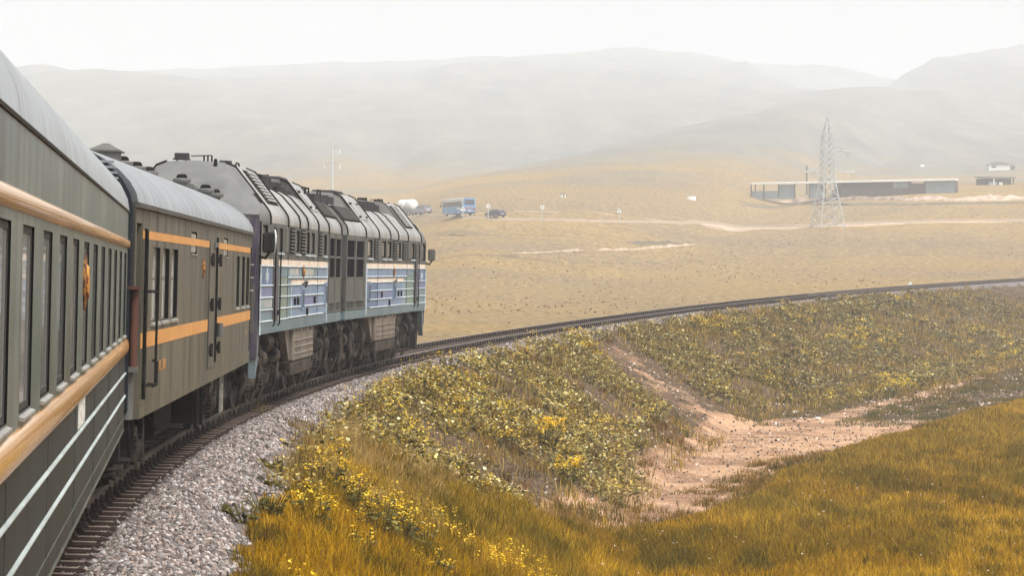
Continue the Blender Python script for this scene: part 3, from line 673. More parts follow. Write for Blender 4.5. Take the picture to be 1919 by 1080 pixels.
for z in (3.0, 2.3, 1.6):
    for y in (.55, 2.05):
        h = MB(); h.box(1.568 if y < 1 else 1.552, 1.605, y - .1, y + .1, z - .055, z + .055); h.cyl((1.6, y, z - .1), (1.6, y, z + .1), .024, n=8); h.build('hinge', M_BLACK, dr)
h = MB(); h.cyl((1.65, 1.56, 2.0), (1.65, 1.56, 1.78), .05, n=8); h.build('padlock', M_VENT, dr)
emblem(V, -.75, 2.87, r=.17)
hr = MB(); hr.tube([(1.56, -8.45, 2.56), (1.65, -8.45, 2.56), (1.65, -8.45, 1.46), (1.56, -8.45, 1.46)], .016); hr.build('grab_rail', M_BLACK, V)
hr = MB(); hr.tube([(1.56, -9.1, 3.3), (1.58, -9.1, 3.28), (1.58, -9.1, 1.3)], .024); hr.build('grab_rail', M_BLACK, V)
hr = MB(); hr.tube([(1.57, -9.1, 2.57), (1.64, -8.8, 2.57), (1.65, -8.45, 2.56)], .018); hr.tube([(1.57, -9.1, 1.46), (1.64, -8.8, 1.46), (1.65, -8.45, 1.46)], .018); hr.build('grab_rail', M_BLACK, V)
dw = MB(); dw.box(1.3, 1.33, Y0 + .2, -9.4, 1.5, 3.3); dv_ = dw.build('door', M_VAN, V)
MB().box(1.33, 1.34, Y0 + .35, -9.55, 2.2, 3.05).build('pane', M_GLASSDK, dv_)
for z in (2.78, 2.62, 2.4): MB().box(1.34, 1.38, Y0 + .25, -9.5, z, z + .03).build('window_bar', M_ALU, dv_)
dw = MB(); dw.box(1.4, 1.553, 10.2, 10.5, 1.3, 3.3); dw.build('corner_post', M_BLACK, V)
for z in (2.95, 2.7, 2.45): MB().box(1.553, 1.6, 10.22, 10.5, z, z + .03).build('rung', M_ALU, V)
hr = MB(); hr.tube([(1.55, -7.85, 1.72), (1.6, -7.85, 1.7), (1.6, -7.85, 1.42), (1.55, -7.85, 1.4)], .02); hr.build('lamp_bracket', M_BLACK, V)
def text_mesh(parent, s, name, m, x, y, z, size, gap=.003, width=1.0, flip=False):
    """lettering standing on the right-hand side of a vehicle, read from outside"""
    c = bpy.data.curves.new(name, 'FONT'); c.body = s; c.size = size; c.extrude = .001; c.resolution_u = 2
    t = bpy.data.objects.new(name, c); COL.objects.link(t); bpy.context.view_layer.update()
    me = bpy.data.meshes.new_from_object(t.evaluated_get(bpy.context.evaluated_depsgraph_get())); bpy.data.objects.remove(t); bpy.data.curves.remove(c)
    me.transform(Matrix.Translation((x + gap, y, z)) @ Matrix(((0, 0, 1, 0), (width, 0, 0, 0), (0, 1, 0, 0), (0, 0, 0, 1))))
    me.materials.clear(); me.materials.append(m)
    o = bpy.data.objects.new(name, me); COL.objects.link(o); o.parent = parent; return o
text_mesh(V, 'XL 380', 'lettering', M_YELLOW, 1.554, -7.15, 1.56, .2, width=1.5)
text_mesh(V, '20', 'lettering', M_YELLOW, 1.554, 9.2, 1.62, .14, width=1.5)
for y in (-5.6, 8.0): pass
bogie(V, -6.9, (-1.2, 1.2), .457); bogie(V, 7.6, (-1.2, 1.2), .457)
mb = MB(); mb.box(-1.2, 1.15, -3.5, -1.0, .5, 1.1); mb.box(-1.2, 1.25, 1.6, 3.0, .38, 1.1); mb.box(1.25, 1.3, 1.7, 1.85, .3, 1.1); mb.box(1.25, 1.3, 2.8, 2.95, .3, 1.1)
mb.cyl((.85, 3.3, .8), (.85, 5.2, .8), .2); mb.box(-.3, .3, Y0 - .3, Y1 + .3, .82, 1.12); mb.box(.5, 1.1, -9.2, -9.0, .7, 1.1); mb.tube([(1.1, -4.6, 1.0), (1.2, -4.2, .7), (1.2, -3.6, .62)], .03)
mb.build('underframe', M_UNDER, V)
mb = MB(); mb.box(1.1, 1.5, -9.3, -8.85, .62, .66); mb.box(1.1, 1.5, -9.32, -9.28, .62, 1.1); mb.box(1.1, 1.14, -9.3, -8.85, .62, 1.1); mb.build('step', M_BLACK, V)
lad = MB()
for y in (4.75, 5.1): lad.box(1.42, 1.46, y, y + .05, .4, 1.12)
for z in (.45, .65, .85): lad.box(1.42, 1.46, 4.8, 5.1, z, z + .03)
lad.build('ladder', M_ALU, V)
def mushroom(parent, x, y, z, r=.165):
    m_ = MB(); m_.cyl((x, y, z - .12), (x, y, z + .06), r * .66, n=14)
    m_.lathe((x, y, z + .05), (0, 0, 1), [(r * .7, 0), (r, .015), (r * 1.03, .06), (r * .92, .085), (r * .6, .09), (.01, .09)], n=16)
    v_ = m_.build('roof_vent', M_VENT, parent)
    MB().lathe((x, y, z + .135), (0, 0, 1), [(r * .62, 0), (r * .6, .045), (r * .4, .075), (.01, .08)], n=12).build('vent_cap', M_UNDER, v_)
    return v_
for x, y, z in ((0, 2.0, 4.42), (0, 4.0, 4.42), (0, 6.0, 4.42), (.4, 8.0, 4.38), (.74, 9.2, 4.24), (.86, 9.9, 4.18)): mushroom(V, x, y, z)
mb = MB(); x, y, z = -.02, 0.0, 4.6; mb.box(x - .19, x + .19, y - .3, y + .3, z - .25, z + .02)
mb.loft([[(x - .24, y - .34, z), (x + .24, y - .34, z), (x + .24, y + .34, z), (x - .24, y + .34, z)], [(x - .24, y - .34, z + .02), (x + .24, y - .34, z + .02), (x + .24, y + .34, z + .02), (x - .24, y + .34, z + .02)], [(x - .04, y - .08, z + .13), (x + .04, y - .08, z + .13), (x + .04, y + .08, z + .13), (x - .04, y + .08, z + .13)]])
mb.build('chimney_cowl', M_VENT, V)

for m_ in (M_GOLD,):
    b_ = m_.node_tree.nodes['Principled BSDF']; setin(b_, 'Coat Weight', 0.5); setin(b_, 'Coat Roughness', 0.04)

# ------------------------------------------------------------------ the two halves of the diesel locomotive
M_LGREY = mat('loco_grey', lin(80, 81, 79), 0.55, spec=.1, dirt=lin(84, 82, 76), amt=0.6, scale=(.6, .7, .6), dirt2=lin(140, 136, 124), amt2=0.4, scale2=(7, 7, .4))
M_LROOF = mat('loco_roof', lin(156, 154, 150), 0.36, spec=.4, dirt=lin(104, 101, 97), amt=0.7, scale=(.8, .9, .8), dirt2=lin(62, 59, 57), amt2=0.6, scale2=(.5, 2.4, .5))
M_LNOSE = mat('cab_nose_paint', lin(112, 112, 110), 0.55, dirt=lin(86, 86, 84), amt=.6, scale=(1.5, 1.5, 1.5))
M_LDECK = mat('loco_roof_deck', lin(64, 61, 62), 0.8, spec=.05, dirt=lin(56, 52, 52), amt=0.7, scale=(2, 2, 2))
M_RIB = mat('roof_rib', lin(44, 42, 41), 0.9, spec=0.0)
M_LPANE = mat('loco_pane', lin(156, 146, 130), 0.15, dirt=lin(90, 88, 90), amt=.7, scale=(1, 2.5, .4), spec=.7)
M_CREAM = mat('cream_stripe', lin(226, 208, 188), 0.55, dirt=lin(186, 160, 140), amt=0.6, scale=(3, 3, 3))
M_WHITEB = mat('pale_bead', lin(196, 206, 210), 0.5, dirt=lin(140, 144, 146), amt=0.6, scale=(3, 2, 3))
def panel_mat(n, c): return mat(n, lin(*c), 0.5, dirt=lin(*(int(v * .82) for v in c)), amt=0.7, scale=(1.5, 1.5, 1.5), dirt2=lin(150, 140, 132), amt2=0.5, scale2=(8, 8, .6))
M_BLUE = panel_mat('blue_panel', (86, 112, 146)); M_LBLUE = panel_mat('pale_blue_panel', (118, 140, 166)); M_LILAC = panel_mat('lilac_panel', (112, 122, 158))
M_GREEN = panel_mat('green_panel', (118, 138, 126)); M_TEAL = panel_mat('teal_panel', (106, 130, 140)); M_SKIRT = panel_mat('skirt_panel', (98, 120, 128))
M_PURPLE = panel_mat('purple_paint', (64, 60, 80))
M_WORN = mat('worn_lettering', lin(204, 190, 172), 0.7, dirt=lin(130, 150, 160), amt=0.9, scale=(20, 22, 3), contrast=(.46, .54))
M_SCREEN = mat('radiator_mesh', lin(22, 20, 23), 0.9, spec=0.0, dirt=lin(46, 43, 45), amt=0.6, scale=(6, 6, 6))
M_TAN = mat('battery_box_paint', lin(112, 102, 92), 0.65, dirt=lin(78, 70, 62), amt=0.7, scale=(1, 2, 2), dirt2=lin(150, 138, 124), amt2=0.5, scale2=(6, 7, .5))
HI = [(1.55, 3.84), (1.55, 3.95), (1.525, 4.05), (1.46, 4.15), (.80, 4.97), (.6, 5.05), (0, 5.08)]
LO = [(1.55, 3.84), (1.55, 3.96), (1.51, 4.09), (1.40, 4.23), (1.12, 4.54), (.92, 4.66), (0, 4.72)]
def full(pr): return pr + [(-x, z) for x, z in pr[-2::-1]]

def make_loco(name, label, sc, b, sg, half):
    L = empty(name, label, 'locomotive', group=None); L.matrix_world = frame(sc, b)
    K = half / 8.15
    Yc = lambda c: sg * (c - 8.15) * K
    def P(mb): return mb.xform(lambda p: (p[0], Yc(p[1]), p[2]))
    def bx(c0, c1, x0, x1, z0, z1): return MB().box(x0, x1, c0, c1, z0, z1)
    def put(mb, nm, m, par=None): return P(mb).build(nm, m, par or L)
    wn = [(2.8, 3.65, 3.27, 3.76), (6.05, 6.75, 3.27, 3.76), (8.05, 8.75, 3.27, 3.76), (9.15, 9.85, 3.27, 3.76), (11.75, 12.55, 3.27, 3.76), (.35, 1.15, 3.22, 3.78)]
    lv = [(4.85, 5.75), (6.88, 7.8), (10.65, 11.45)]
    mb = MB(); mb.wall(1.55, .12, 13.0, 1.8, 3.845, wn, .07, 0, 1)
    mb.box(-1.55, -1.5, .12, 16.3, 1.8, 3.84); mb.box(-1.5, 1.49, .12, 16.3, 1.75, 1.85); mb.box(-1.5, 1.5, 16.2, 16.28, 1.8, 3.84)
    mb.box(1.3, 1.42, 13.0, 16.3, 1.8, 3.84)
    body = put(mb, 'body', [M_LGREY, M_JAMB])
    # roof in lengths, each with its own section
    mb = MB(); H, Lw = full(HI), full(LO)
    rg = lambda pr, c, zm=9, k=1.0: [(x * k, c, min(z, zm)) for x, z in pr]
    mb.loft([rg(H, 1.45), rg(H, 4.55)])
    mb.loft([rg(Lw, 4.55), rg(Lw, 10.6)]); mb.loft([rg(H, 10.6), rg(H, 13.0)]); mb.loft([rg(Lw, 13.0), rg(Lw, 16.2)])
    roof = put(mb, 'roof', M_LROOF)
    mb = MB(); mb.loft([rg(H, .1, 3.98, .96), rg(H, .22, 4.18, .98), rg(H, .75, 4.66, 1), rg(H, 1.45, 9, 1)]); put(mb, 'cab_nose', M_LNOSE, roof)
    for c, pr, sd_ in [(c, pr, sd_) for c, pr in ((1.45, HI), (4.5, HI), (6.65, LO), (8.3, LO), (10.55, HI), (12.98, HI), (16.15, LO)) for sd_ in (1, -1)]:
        mb = MB(); q = [(sd_ * x, z) for x, z in [(1.545, 3.8)] + pr[:-1]]
        mb.loft([[(x * k_, c + d, z * k2 + (1 - k2) * 3.4) for x, z in q] for k_, k2, d in ((.99, .99, -.035), (1.02, 1.016, -.035), (1.02, 1.016, .035), (.99, .99, .035))], cap=False, closed=False)
        put(mb, 'roof_rib', M_RIB, roof)
    def slope(pr, c, t, off): # point on the sloping roof side, t from shoulder to crown
        (x0, z0), (x1, z1) = pr[3], pr[4]; n = Vector((z1 - z0, -(x1 - x0))).normalized()
        if n.x < 0: n = -n
        return (x0 + (x1 - x0) * t + n.x * off, c, z0 + (z1 - z0) * t + n.y * off)
    def patch(mb, pr, c0, c1, t0, t1, h, m=0):
        mb.loft([[slope(pr, c, t, -.02) for c, t in ((c0, t0), (c1, t0), (c1, t1), (c0, t1))], [slope(pr, c, t, h) for c, t in ((c0, t0), (c1, t0), (c1, t1), (c0, t1))]], m)
    mb = MB(); patch(mb, HI, 2.3, 4.0, .12, .95, .02); put(mb, 'roof_hatch', M_RIB, roof)
    mb = MB()
    for k in range(9): patch(mb, HI, 2.55, 3.75, .17 + .085 * k, .22 + .085 * k, .05)
    put(mb, 'louvre', M_LROOF, roof)
    mb = MB(); patch(mb, HI, .95, 1.32, .1, .32, .015)
    put(mb, 'cab_roof_vent', M_RIB, roof)
    mb = MB(); patch(mb, HI, 11.3, 12.3, .2, .85, .02); put(mb, 'roof_hatch', M_LROOF, roof)
    mb = MB()
    for t in (.3, .75):
        for c in (11.25, 12.35): patch(mb, HI, c - .1, c + .1, t - .02, t + .02, .05)
    put(mb, 'hinge', M_RIB, roof)
    mb = MB(); patch(mb, LO, 13.2, 16.05, .0, 1.25, .025); sh = put(mb, 'radiator_shutter', M_RIB, roof)
    mb = MB()
    for k in range(10): patch(mb, LO, 13.3 + .0 * k, 15.95, .06 + .115 * k, .10 + .115 * k, .06)
    put(mb, 'slat', M_VENT, sh)
    mb = MB(); mb.box(-.62, .62, 4.62, 10.55, 4.6, 4.93); mb.box(-.5, .5, 4.7, 6.4, 4.93, 5.0); mb.box(-.62, .62, 13.0, 16.1, 4.6, 4.92)
    for c in (5.6, 7.0, 8.4, 9.8, 14.0, 15.1): mb.box(-.64, .64, c - .03, c + .03, 4.6, 4.95)
    mb.box(.62, .95, 8.6, 9.9, 4.55, 4.74); mb.cyl((.75, 9.2, 4.74), (.75, 9.2, 4.82), .16, n=12)
    put(mb, 'roof_deck', M_LDECK, roof)
    for c in (8.9, 13.4, 15.2, 15.75):
        mb = MB(); mb.tube([(.3, c, 4.9), (.3, c, 5.09), (.3, c + .45, 5.09), (.3, c + .45, 4.9)], .025); put(mb, 'roof_rail', M_RIB, roof)
    mb = MB(); mb.bbox(-.3, .4, 9.6, 10.5, 4.92, 5.12, .05); mb.tube([(.1, 10.2, 5.05), (.32, 10.4, 5.12), (.34, 10.45, 4.95)], .04); put(mb, 'exhaust_hood', M_LDECK, roof)
    mb = MB(); mb.bbox(-.1, .55, 11.0, 12.6, 5.04, 5.14, .04); put(mb, 'roof_box', M_LDECK, roof)
    mb = MB(); mb.cyl((.35, 3.2, 5.0), (.35, 3.2, 5.16), .13, n=18); put(mb, 'roof_fan', M_LDECK, roof)
    mb = MB(); mb.box(-.5, -.22, 1.75, 1.95, 5.12, 5.24); mb.box(-.53, -.2, 1.72, 1.97, 5.1, 5.13)
    for x in (-.46, -.28): mb.box(x - .015, x + .015, 1.83, 1.86, 5.0, 5.1)
    put(mb, 'spot_lamp', M_LDECK, roof)
    mb = MB()
    for x in (.12, .2, .28): mb.cyl((x, 1.7, 4.95), (x, 1.7, 5.2), .02, n=6)
    mb.cyl((-.15, 1.7, 5.18), (.28, 1.7, 5.2), .012, n=6); put(mb, 'aerial', M_RIB, roof); mb = MB(); mb.lathe((.42, 1.3, 4.8), (0, 0, 1), [(.1, 0), (.1, .03), (.045, .06), (.035, .3), (.01, .32)], n=10)
    put(mb, 'aerial', M_RIB, roof)
    mb = MB(); mb.cyl((-.1, 4.2, 5.05), (-.1, 4.2, 5.17), .06, n=8); put(mb, 'horn', M_LDECK, roof); mb = MB(); mb.tube([(.5, 3.6, 5.06), (.5, 3.75, 5.14), (.5, 4.1, 5.14), (.5, 4.2, 5.06)], .022)
    put(mb, 'roof_handle', M_LDECK, roof)
    # cab end
    mb = MB(); mb.box(-1.5, 1.5, .1, .16, 1.55, 3.97); mb.prism([(-1.45, 1.6), (1.45, 1.6), (1.45, 2.6), (-1.45, 2.6)], 'y', .02, .1)
    mb.lathe((0, .3, 4.3), (0, -1, .25), [(.01, 0), (.28, 0), (.28, .05), (.22, .06), (.01, .02)], n=20)
    face = put(mb, 'cab_front', M_LGREY)
    for sx in (1, -1):
        mb = MB(); mb.box(min(.42 * sx, 1.36 * sx), max(.42 * sx, 1.36 * sx), .07, .1, 3.2, 3.92); fr = put(mb, 'windscreen', M_PURPLE, face)
        mb = MB(); mb.box(min(.5 * sx, 1.28 * sx), max(.5 * sx, 1.28 * sx), .05, .07, 3.28, 3.85); put(mb, 'pane', M_GLASS, fr)
        mb = MB(); mb.box(min(1.34 * sx, 1.52 * sx), max(1.34 * sx, 1.52 * sx), .04, .11, 1.1, 3.9); put(mb, 'corner_pillar', M_PURPLE, face)
    # windows, louvres, door
    for a, b_, c0, d0 in wn:
        f = MB()
        for q in ((a, a + .06, c0, d0), (b_ - .06, b_, c0, d0), (a + .06, b_ - .06, c0, c0 + .04), (a + .06, b_ - .06, d0 - .04, d0)): f.box(1.49, 1.515, *q)
        fo = put(f, 'window', M_RIB); f = MB(); f.box(1.48, 1.5, a + .05, b_ - .05, c0 + .03, d0 - .03); put(f, 'pane', M_LPANE, fo)
        if a > 2: f = MB(); f.box(1.55, 1.6, a + .02, b_ - .02, c0 - .07, c0 - .035); put(f, 'sill', M_WHITEB, fo)
    f = MB(); f.bbox(1.54, 1.575, 4.0, 4.5, 3.24, 3.8, .02); put(f, 'access_panel', M_LGREY)
    for a, b_ in lv:
        f = MB(); f.box(1.55, 1.565, a, b_, 3.24, 3.8); lo = put(f, 'louvre', M_RIB); f = MB()
        for k in range(7):
            z = 3.28 + .076 * k; f.prism([(1.565, z), (1.6, z - .016), (1.6, z + .008), (1.565, z + .024)], 'y', a + .03, b_ - .03)
        put(f, 'slat', M_LGREY, lo)
    f = MB(); f.box(1.55, 1.562, 2.1, 3.0, 1.83, 3.8); dr = put(f, 'door', M_LGREY); f = MB(); f.box(1.562, 1.57, 2.2, 2.9, 1.9, 2.9); put(f, 'door_panel', M_PURPLE, dr)
    for c in (2.12, 2.98):
        f = MB(); f.tube([(1.56, c, 3.75), (1.6, c, 3.72), (1.6, c, 1.75), (1.56, c, 1.7)], .017); put(f, 'grab_rail', M_BLACK)
    f = MB(); f.lathe((1.6, 2.55, 1.98), (1, 0, 0), [(.01, 0), (.05, 0), (.05, .04), (.01, .04)], n=8); put(f, 'door_handle', M_BLACK, dr)
    for c in (4.62, 10.62):
        f = MB(); f.box(1.55, 1.558, c - .025, c + .025, 1.83, 3.84); put(f, 'seam', M_RIB)
    # painted panels
    def pan(c0, c1, z0, z1, m, pr=.004):
        f = MB(); f.box(1.55, 1.55 + pr, c0, c1, z0, z1); return put(f, 'side_panel', m)
    lo_ = pan(.22, 2.02, 2.56, 2.94, M_BLUE); pan(.2, 2.02, 2.31, 2.54, M_LILAC); pan(.18, 2.02, 2.06, 2.3, M_TEAL); pan(.18, 2.02, 1.83, 2.05, M_TEAL)
    pan(3.08, 4.58, 2.72, 2.94, M_TEAL); pan(3.08, 4.58, 2.31, 2.71, M_GREEN); pan(3.08, 4.58, 1.83, 2.3, M_GREEN)
    pan(4.66, 10.58, 2.66, 2.94, M_TEAL if sg > 0 else M_LBLUE); pan(4.66, 5.28, 1.83, 2.65, M_TEAL); pan(5.32, 7.15, 1.83, 2.53, M_LBLUE); pan(7.6, 10.58, 2.31, 2.53, M_LBLUE)
    pan(7.6, 10.58, 2.06, 2.3, M_LILAC); pan(7.15, 10.58, 1.83, 2.05, M_LBLUE); pan(7.16, 7.59, 2.06, 2.53, M_LBLUE); pan(10.66, 12.75, 2.66, 2.94, M_LBLUE); pan(10.66, 12.75, 1.83, 2.53, M_LBLUE if sg > 0 else M_BLUE)
    for c0, c1, z0, z1 in ((.22, 2.05, 2.97, 3.09), (3.05, 12.78, 2.97, 3.09), (5.3, 12.72, 2.555, 2.65)):
        f = MB(); f.box(1.55, 1.555, c0, c1, z0, z1); put(f, 'stripe', M_CREAM)
    bl = [(.05, 2.05, z) for z in (2.95, 2.55, 2.305, 2.055, 1.82)] + [(3.05, 4.6, z) for z in (2.545, 2.305, 2.055, 1.82)] + [(3.05, 12.8, 2.95), (4.66, 12.7, 2.71), (4.66, 7.1, 2.55), (4.66, 7.1, 2.305), (4.66, 7.1, 2.055), (4.66, 12.0, 1.83), (7.8, 12.2, 2.55), (7.8, 12.0, 2.305), (7.8, 12.2, 2.055)]
    f = MB()
    for c0, c1, z in bl: f.prism([(1.55, z - .018), (1.572, z - .012), (1.578, z), (1.572, z + .012), (1.55, z + .018)], 'y', c0, c1)
    f.box(1.556, 1.566, 5.28, 5.34, 1.84, 2.54); f.box(1.55, 1.57, .08, .16, 1.56, 2.96); f.box(1.55, 1.575, 12.72, 12.8, 1.6, 3.08)
    tag(put(f, 'bead', M_WHITEB), 'pale horizontal and upright beads between the painted panels')
    # railway mark: a column of bars under a ring
    f = MB(); f.lathe((1.555, 1.12, 2.87), (1, 0, 0), [(.03, 0), (.045, 0), (.045, .006), (.03, .006)], n=12)
    for z, w_ in ((2.82, .10), (2.775, .28), (2.735, .22), (2.695, .28), (2.655, .16)): f.box(1.555, 1.561, 1.12 - w_, 1.12 + w_, z - .014, z + .014)
    f.box(1.555, 1.56, 1.09, 1.15, 2.58, 2.85); put(f, 'railway_mark', M_WHITEB, lo_)
    for c0, c1, z0, z1 in ((4.95, 6.55, 2.75, 2.91), (8.0, 9.7, 2.75, 2.91), (.35, 1.9, 2.1, 2.27)) if sg > 0 else ():
        f = MB(); q = c0
        while q < c1:
            f.box(1.555, 1.559, q, q + .12, z0, z1); q += .19
        put(f, 'worn_lettering', M_WORN)
    for c, z in ((7.35, 2.1), (12.35, 2.16)):
        f = MB(); f.box(1.556, 1.6, c - .2, c + .2, z - .1, z + .42); gl = put(f, 'grille', M_LBLUE); f = MB()
        for k in range(8): f.box(1.6, 1.606, c - .15, c + .15, z - .05 + .05 * k, z - .025 + .05 * k)
        put(f, 'slat', M_RIB, gl)
    f = MB(); f.tube([(1.57, 7.35, 2.53), (1.64, 7.35, 2.62), (1.66, 7.5, 2.62), (1.62, 7.56, 2.5)], .03); put(f, 'pipe', M_VENT)
    for c, z in ((5.9, 2.18), (6.5, 2.18), (9.9, 2.18), (8.35, 1.92)): f = MB(); f.box(1.556, 1.6, c - .05, c + .05, z - .08, z + .08); put(f, 'handle', M_BLACK)
    y = Yc(7.5); emblem(L, y, 2.84, 1.57, .15)
    # skirt
    f = MB(); f.box(1.2, 1.56, .1, 16.3, 1.57, 1.8); f.box(1.56, 1.566, .1, 16.3, 1.735, 1.75); f.box(1.56, 1.566, .1, 16.3, 1.63, 1.642); put(f, 'skirt', M_SKIRT)
    f = MB(); f.prism([(.08, 1.57), (.5, 1.57), (.3, .95), (.08, .7)], 'x', 1.35, 1.5); put(f, 'corner_plate', M_SKIRT)
    f = MB(); f.prism([(.0, 1.57), (.9, 1.57), (.9, .3), (.5, .3)] if sg < 0 else [(.1, .3), (.2, .3), (.4, .6), (.2, .6)], 'x', -1.35, 1.35 if sg < 0 else 1.0); put(f, 'snow_plough', M_BLACK)
    # radiator block
    f = MB()
    for q in ((13.1, 13.22), (14.62, 14.78), (16.15, 16.28)): f.box(1.42, 1.57, q[0], q[1], 1.82, 3.84)
    for z in (1.82, 2.05, 2.66, 3.2, 3.7): f.box(1.42, 1.56, 13.1, 16.28, z, z + (.05 if z < 3.6 else .14))
    rad = put(f, 'radiator_frame', M_LGREY)
    for a, b_ in ((13.22, 14.62), (14.78, 16.15)):
        for z0, z1 in ((2.71, 3.2), (3.25, 3.7)): f = MB(); f.box(1.43, 1.53, a, b_, z0, z1); put(f, 'radiator_screen', M_SCREEN, rad)
        f = MB(); f.box(1.43, 1.55, a, b_, 2.1, 2.66); put(f, 'radiator_panel', M_LGREY, rad)
        f = MB(); f.box(1.43, 1.5, a, b_, 1.87, 2.05); put(f, 'radiator_panel', M_RIB, rad)
        for k in range(3): f = MB(); f.box(1.5, 1.565, a + .2 + .42 * k, a + .26 + .42 * k, 1.87, 2.05); put(f, 'strut', M_LGREY, rad)
    # mirrors
    f = MB(); f.bbox(1.6, 1.84, -.12, 0.0, 3.22, 3.62, .04); mi = put(f, 'mirror', M_BLACK if sg > 0 else M_LGREY); f = MB(); f.tube([(1.5, .1, 3.14), (1.66, -.02, 3.1), (1.74, -.06, 3.24)], .03); put(f, 'mirror_arm', M_RIB, mi)
    if sg < 0: f = MB(); f.bbox(1.555, 1.6, 1.7, 1.9, 3.3, 3.6, .01); put(f, 'mirror_back', M_LGREY)
    else: f = MB(); f.lathe((1.62, 1.55, 3.46), (1, .25, 0), [(.01, 0), (.24, 0), (.24, .03), (.01, .03)], n=18); rm = put(f, 'round_plate', M_WHITEB); f = MB(); f.lathe((1.655, 1.555, 3.46), (1, .25, 0), [(.15, 0), (.2, 0), (.2, .01), (.15, .01)], n=18); put(f, 'red_ring', M_EMBLEM, rm)
    # tank and boxes below
    f = MB(); f.bbox(1.1, 1.5, 6.5, 10.5, .82, 1.57, .03); bt = put(f, 'battery_box', M_TAN); f = MB()
    for z in (.98, 1.13, 1.28): f.prism([(1.5, z - .02), (1.525, z), (1.5, z + .02)], 'y', 6.6, 10.4)
    for c in (7.8, 9.15): f.box(1.5, 1.512, c - .03, c + .03, .84, 1.55)
    for c in (6.9, 7.5, 8.3, 8.8, 9.6, 10.1): f.box(1.5, 1.54, c - .05, c + .05, 1.48, 1.56)
    put(f, 'box_rib', M_TAN, bt)
    f = MB(); f.loft([[(1.42, 5.9, .82), (-1.42, 5.9, .82), (-1.1, 6.3, .42), (1.1, 6.3, .42)], [(1.42, 10.9, .82), (-1.42, 10.9, .82), (-1.1, 10.5, .42), (1.1, 10.5, .42)]]); f.bbox(1.3, 1.48, 6.3, 10.3, .5, .8, .03); put(f, 'fuel_tank', M_UNDER2)
    f = MB(); f.prism([(5.5, 1.57), (6.4, 1.57), (6.4, .85)], 'x', 1.25, 1.4); put(f, 'bracket', M_TAN)
    f = MB(); f.prism([(10.6, 1.57), (11.4, 1.57), (10.6, .85)], 'x', 1.25, 1.4); put(f, 'bracket', M_TAN)
    f = MB(); f.box(-1.1, 1.1, .4, 16.0, 1.3, 1.6)
    for c in (1.2, 3.8, 12.4, 14.9): f.cyl((1.05, c, 1.3), (1.05, c + .9, 1.3), .24, n=16)
    for c in (2.1, 5.0, 11.7, 13.9, 15.4): f.tube([(1.1, c, 1.5), (1.3, c + .05, 1.25), (1.32, c, .8), (1.25, c - .05, .35)], .045)
    for c in (1.5, 4.5, 12.1, 15.2): f.tube([(1.2, c, 1.55), (1.28, c + .2, 1.2), (1.3, c + .5, 1.15), (1.25, c + .7, 1.5)], .02)
    put(f, 'pipework', M_UNDER2)
    for bc in (3.9, 12.6):
        y = Yc(bc); bo = bogie(L, y, (-2.1, 0, 2.1), .525, heavy=True)
        for q in (-2.6, -1.3, .9, 2.5):
            f = MB(); f.lathe((1.18, y + q, 1.0), (0, 1, 0), [(.01, 0), (.15, 0), (.2, .06), (.2, .3), (.16, .34), (.16, .5), (.06, .52), (.01, .52)], n=16); f.build('brake_cylinder', M_UNDER2, bo)
        for q in (-2.7, -.6, .6, 2.7): f = MB(); f.tube([(1.05, y + q, .95), (1.15, y + q, .6), (1.0, y + q, .16)], .05); f.cyl((1.0, y + q, .16), (.95, y + q, .06), .05, .015, n=8); f.build('sand_pipe', M_UNDER2, bo)
    f = MB()
    for q in (-.3, 16.3): f.box(-.2, .2, q, q + .3, .85, 1.2)
    f.box(.4, .95, 15.9, 16.3, .5, 1.5); put(f, 'coupler', M_UNDER)
    return L
make_loco('diesel_locomotive', 'grey and blue diesel locomotive half next to the brown luggage van, its cab facing back', 43.25, 4.3, 1, 8.15)
make_loco('diesel_locomotive', 'grey and blue diesel locomotive half leading the train, its cab at the far front', 61.3, 4.6, -1, 8.85)

# ------------------------------------------------------------------ things out on the plain
M_ROAD = mat('road_gravel', lin(144, 126, 104), 0.95, dirt=lin(164, 142, 116), amt=0.8, scale=(.2, .2, .2))
M_GALV = mat('galvanised_steel', lin(178, 184, 186), 0.5, 0.0, dirt=lin(140, 144, 146), amt=0.5)
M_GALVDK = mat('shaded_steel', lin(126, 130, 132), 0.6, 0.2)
M_CERAM = mat('insulator_white', lin(222, 224, 222), 0.3)
M_WALLW = mat('white_wall', lin(240, 239, 234), 0.8, dirt=lin(214, 208, 198), amt=0.4)
M_WALLB = mat('pale_blue_wall', lin(122, 136, 144), 0.8, dirt=lin(146, 154, 158), amt=0.7, scale=(.5, .5, .5))
M_WALLBR = mat('brown_wall', lin(96, 80, 74), 0.85, dirt=lin(70, 60, 58), amt=0.6, scale=(1, 1, 1))
M_SHEETROOF = mat('sheet_roof', lin(232, 230, 226), 0.6, dirt=lin(200, 196, 190), amt=0.6)
M_GREYROOF = mat('grey_roof', lin(70, 66, 64), 0.85)
M_WOOD = mat('old_wood', lin(84, 76, 70), 0.9)
M_TYRE = mat('tyre', lin(34, 33, 33), 0.9); M_HUB = mat('hub', lin(200, 200, 200), 0.4, 0.5)
M_BUSB = mat('bus_blue', lin(96, 146, 196), 0.35, dirt=lin(120, 150, 180), amt=0.5); M_WHITEP = mat('white_paint', lin(230, 230, 228), 0.4, dirt=lin(200, 200, 198), amt=0.4)
M_NAVY = mat('dark_car_paint', lin(58, 56, 78), 0.3); M_SILVER = mat('silver_car_paint', lin(136, 132, 142), 0.3, 0.3); M_TGREEN = mat('truck_green', lin(96, 116, 102), 0.6)
M_TAIL = mat('tail_lamp', lin(150, 40, 36), 0.4); M_AUTOGL = mat('vehicle_glass', lin(56, 58, 70), 0.1, spec=.7); M_SIGNRED = mat('sign_red', lin(170, 80, 74), 0.5)

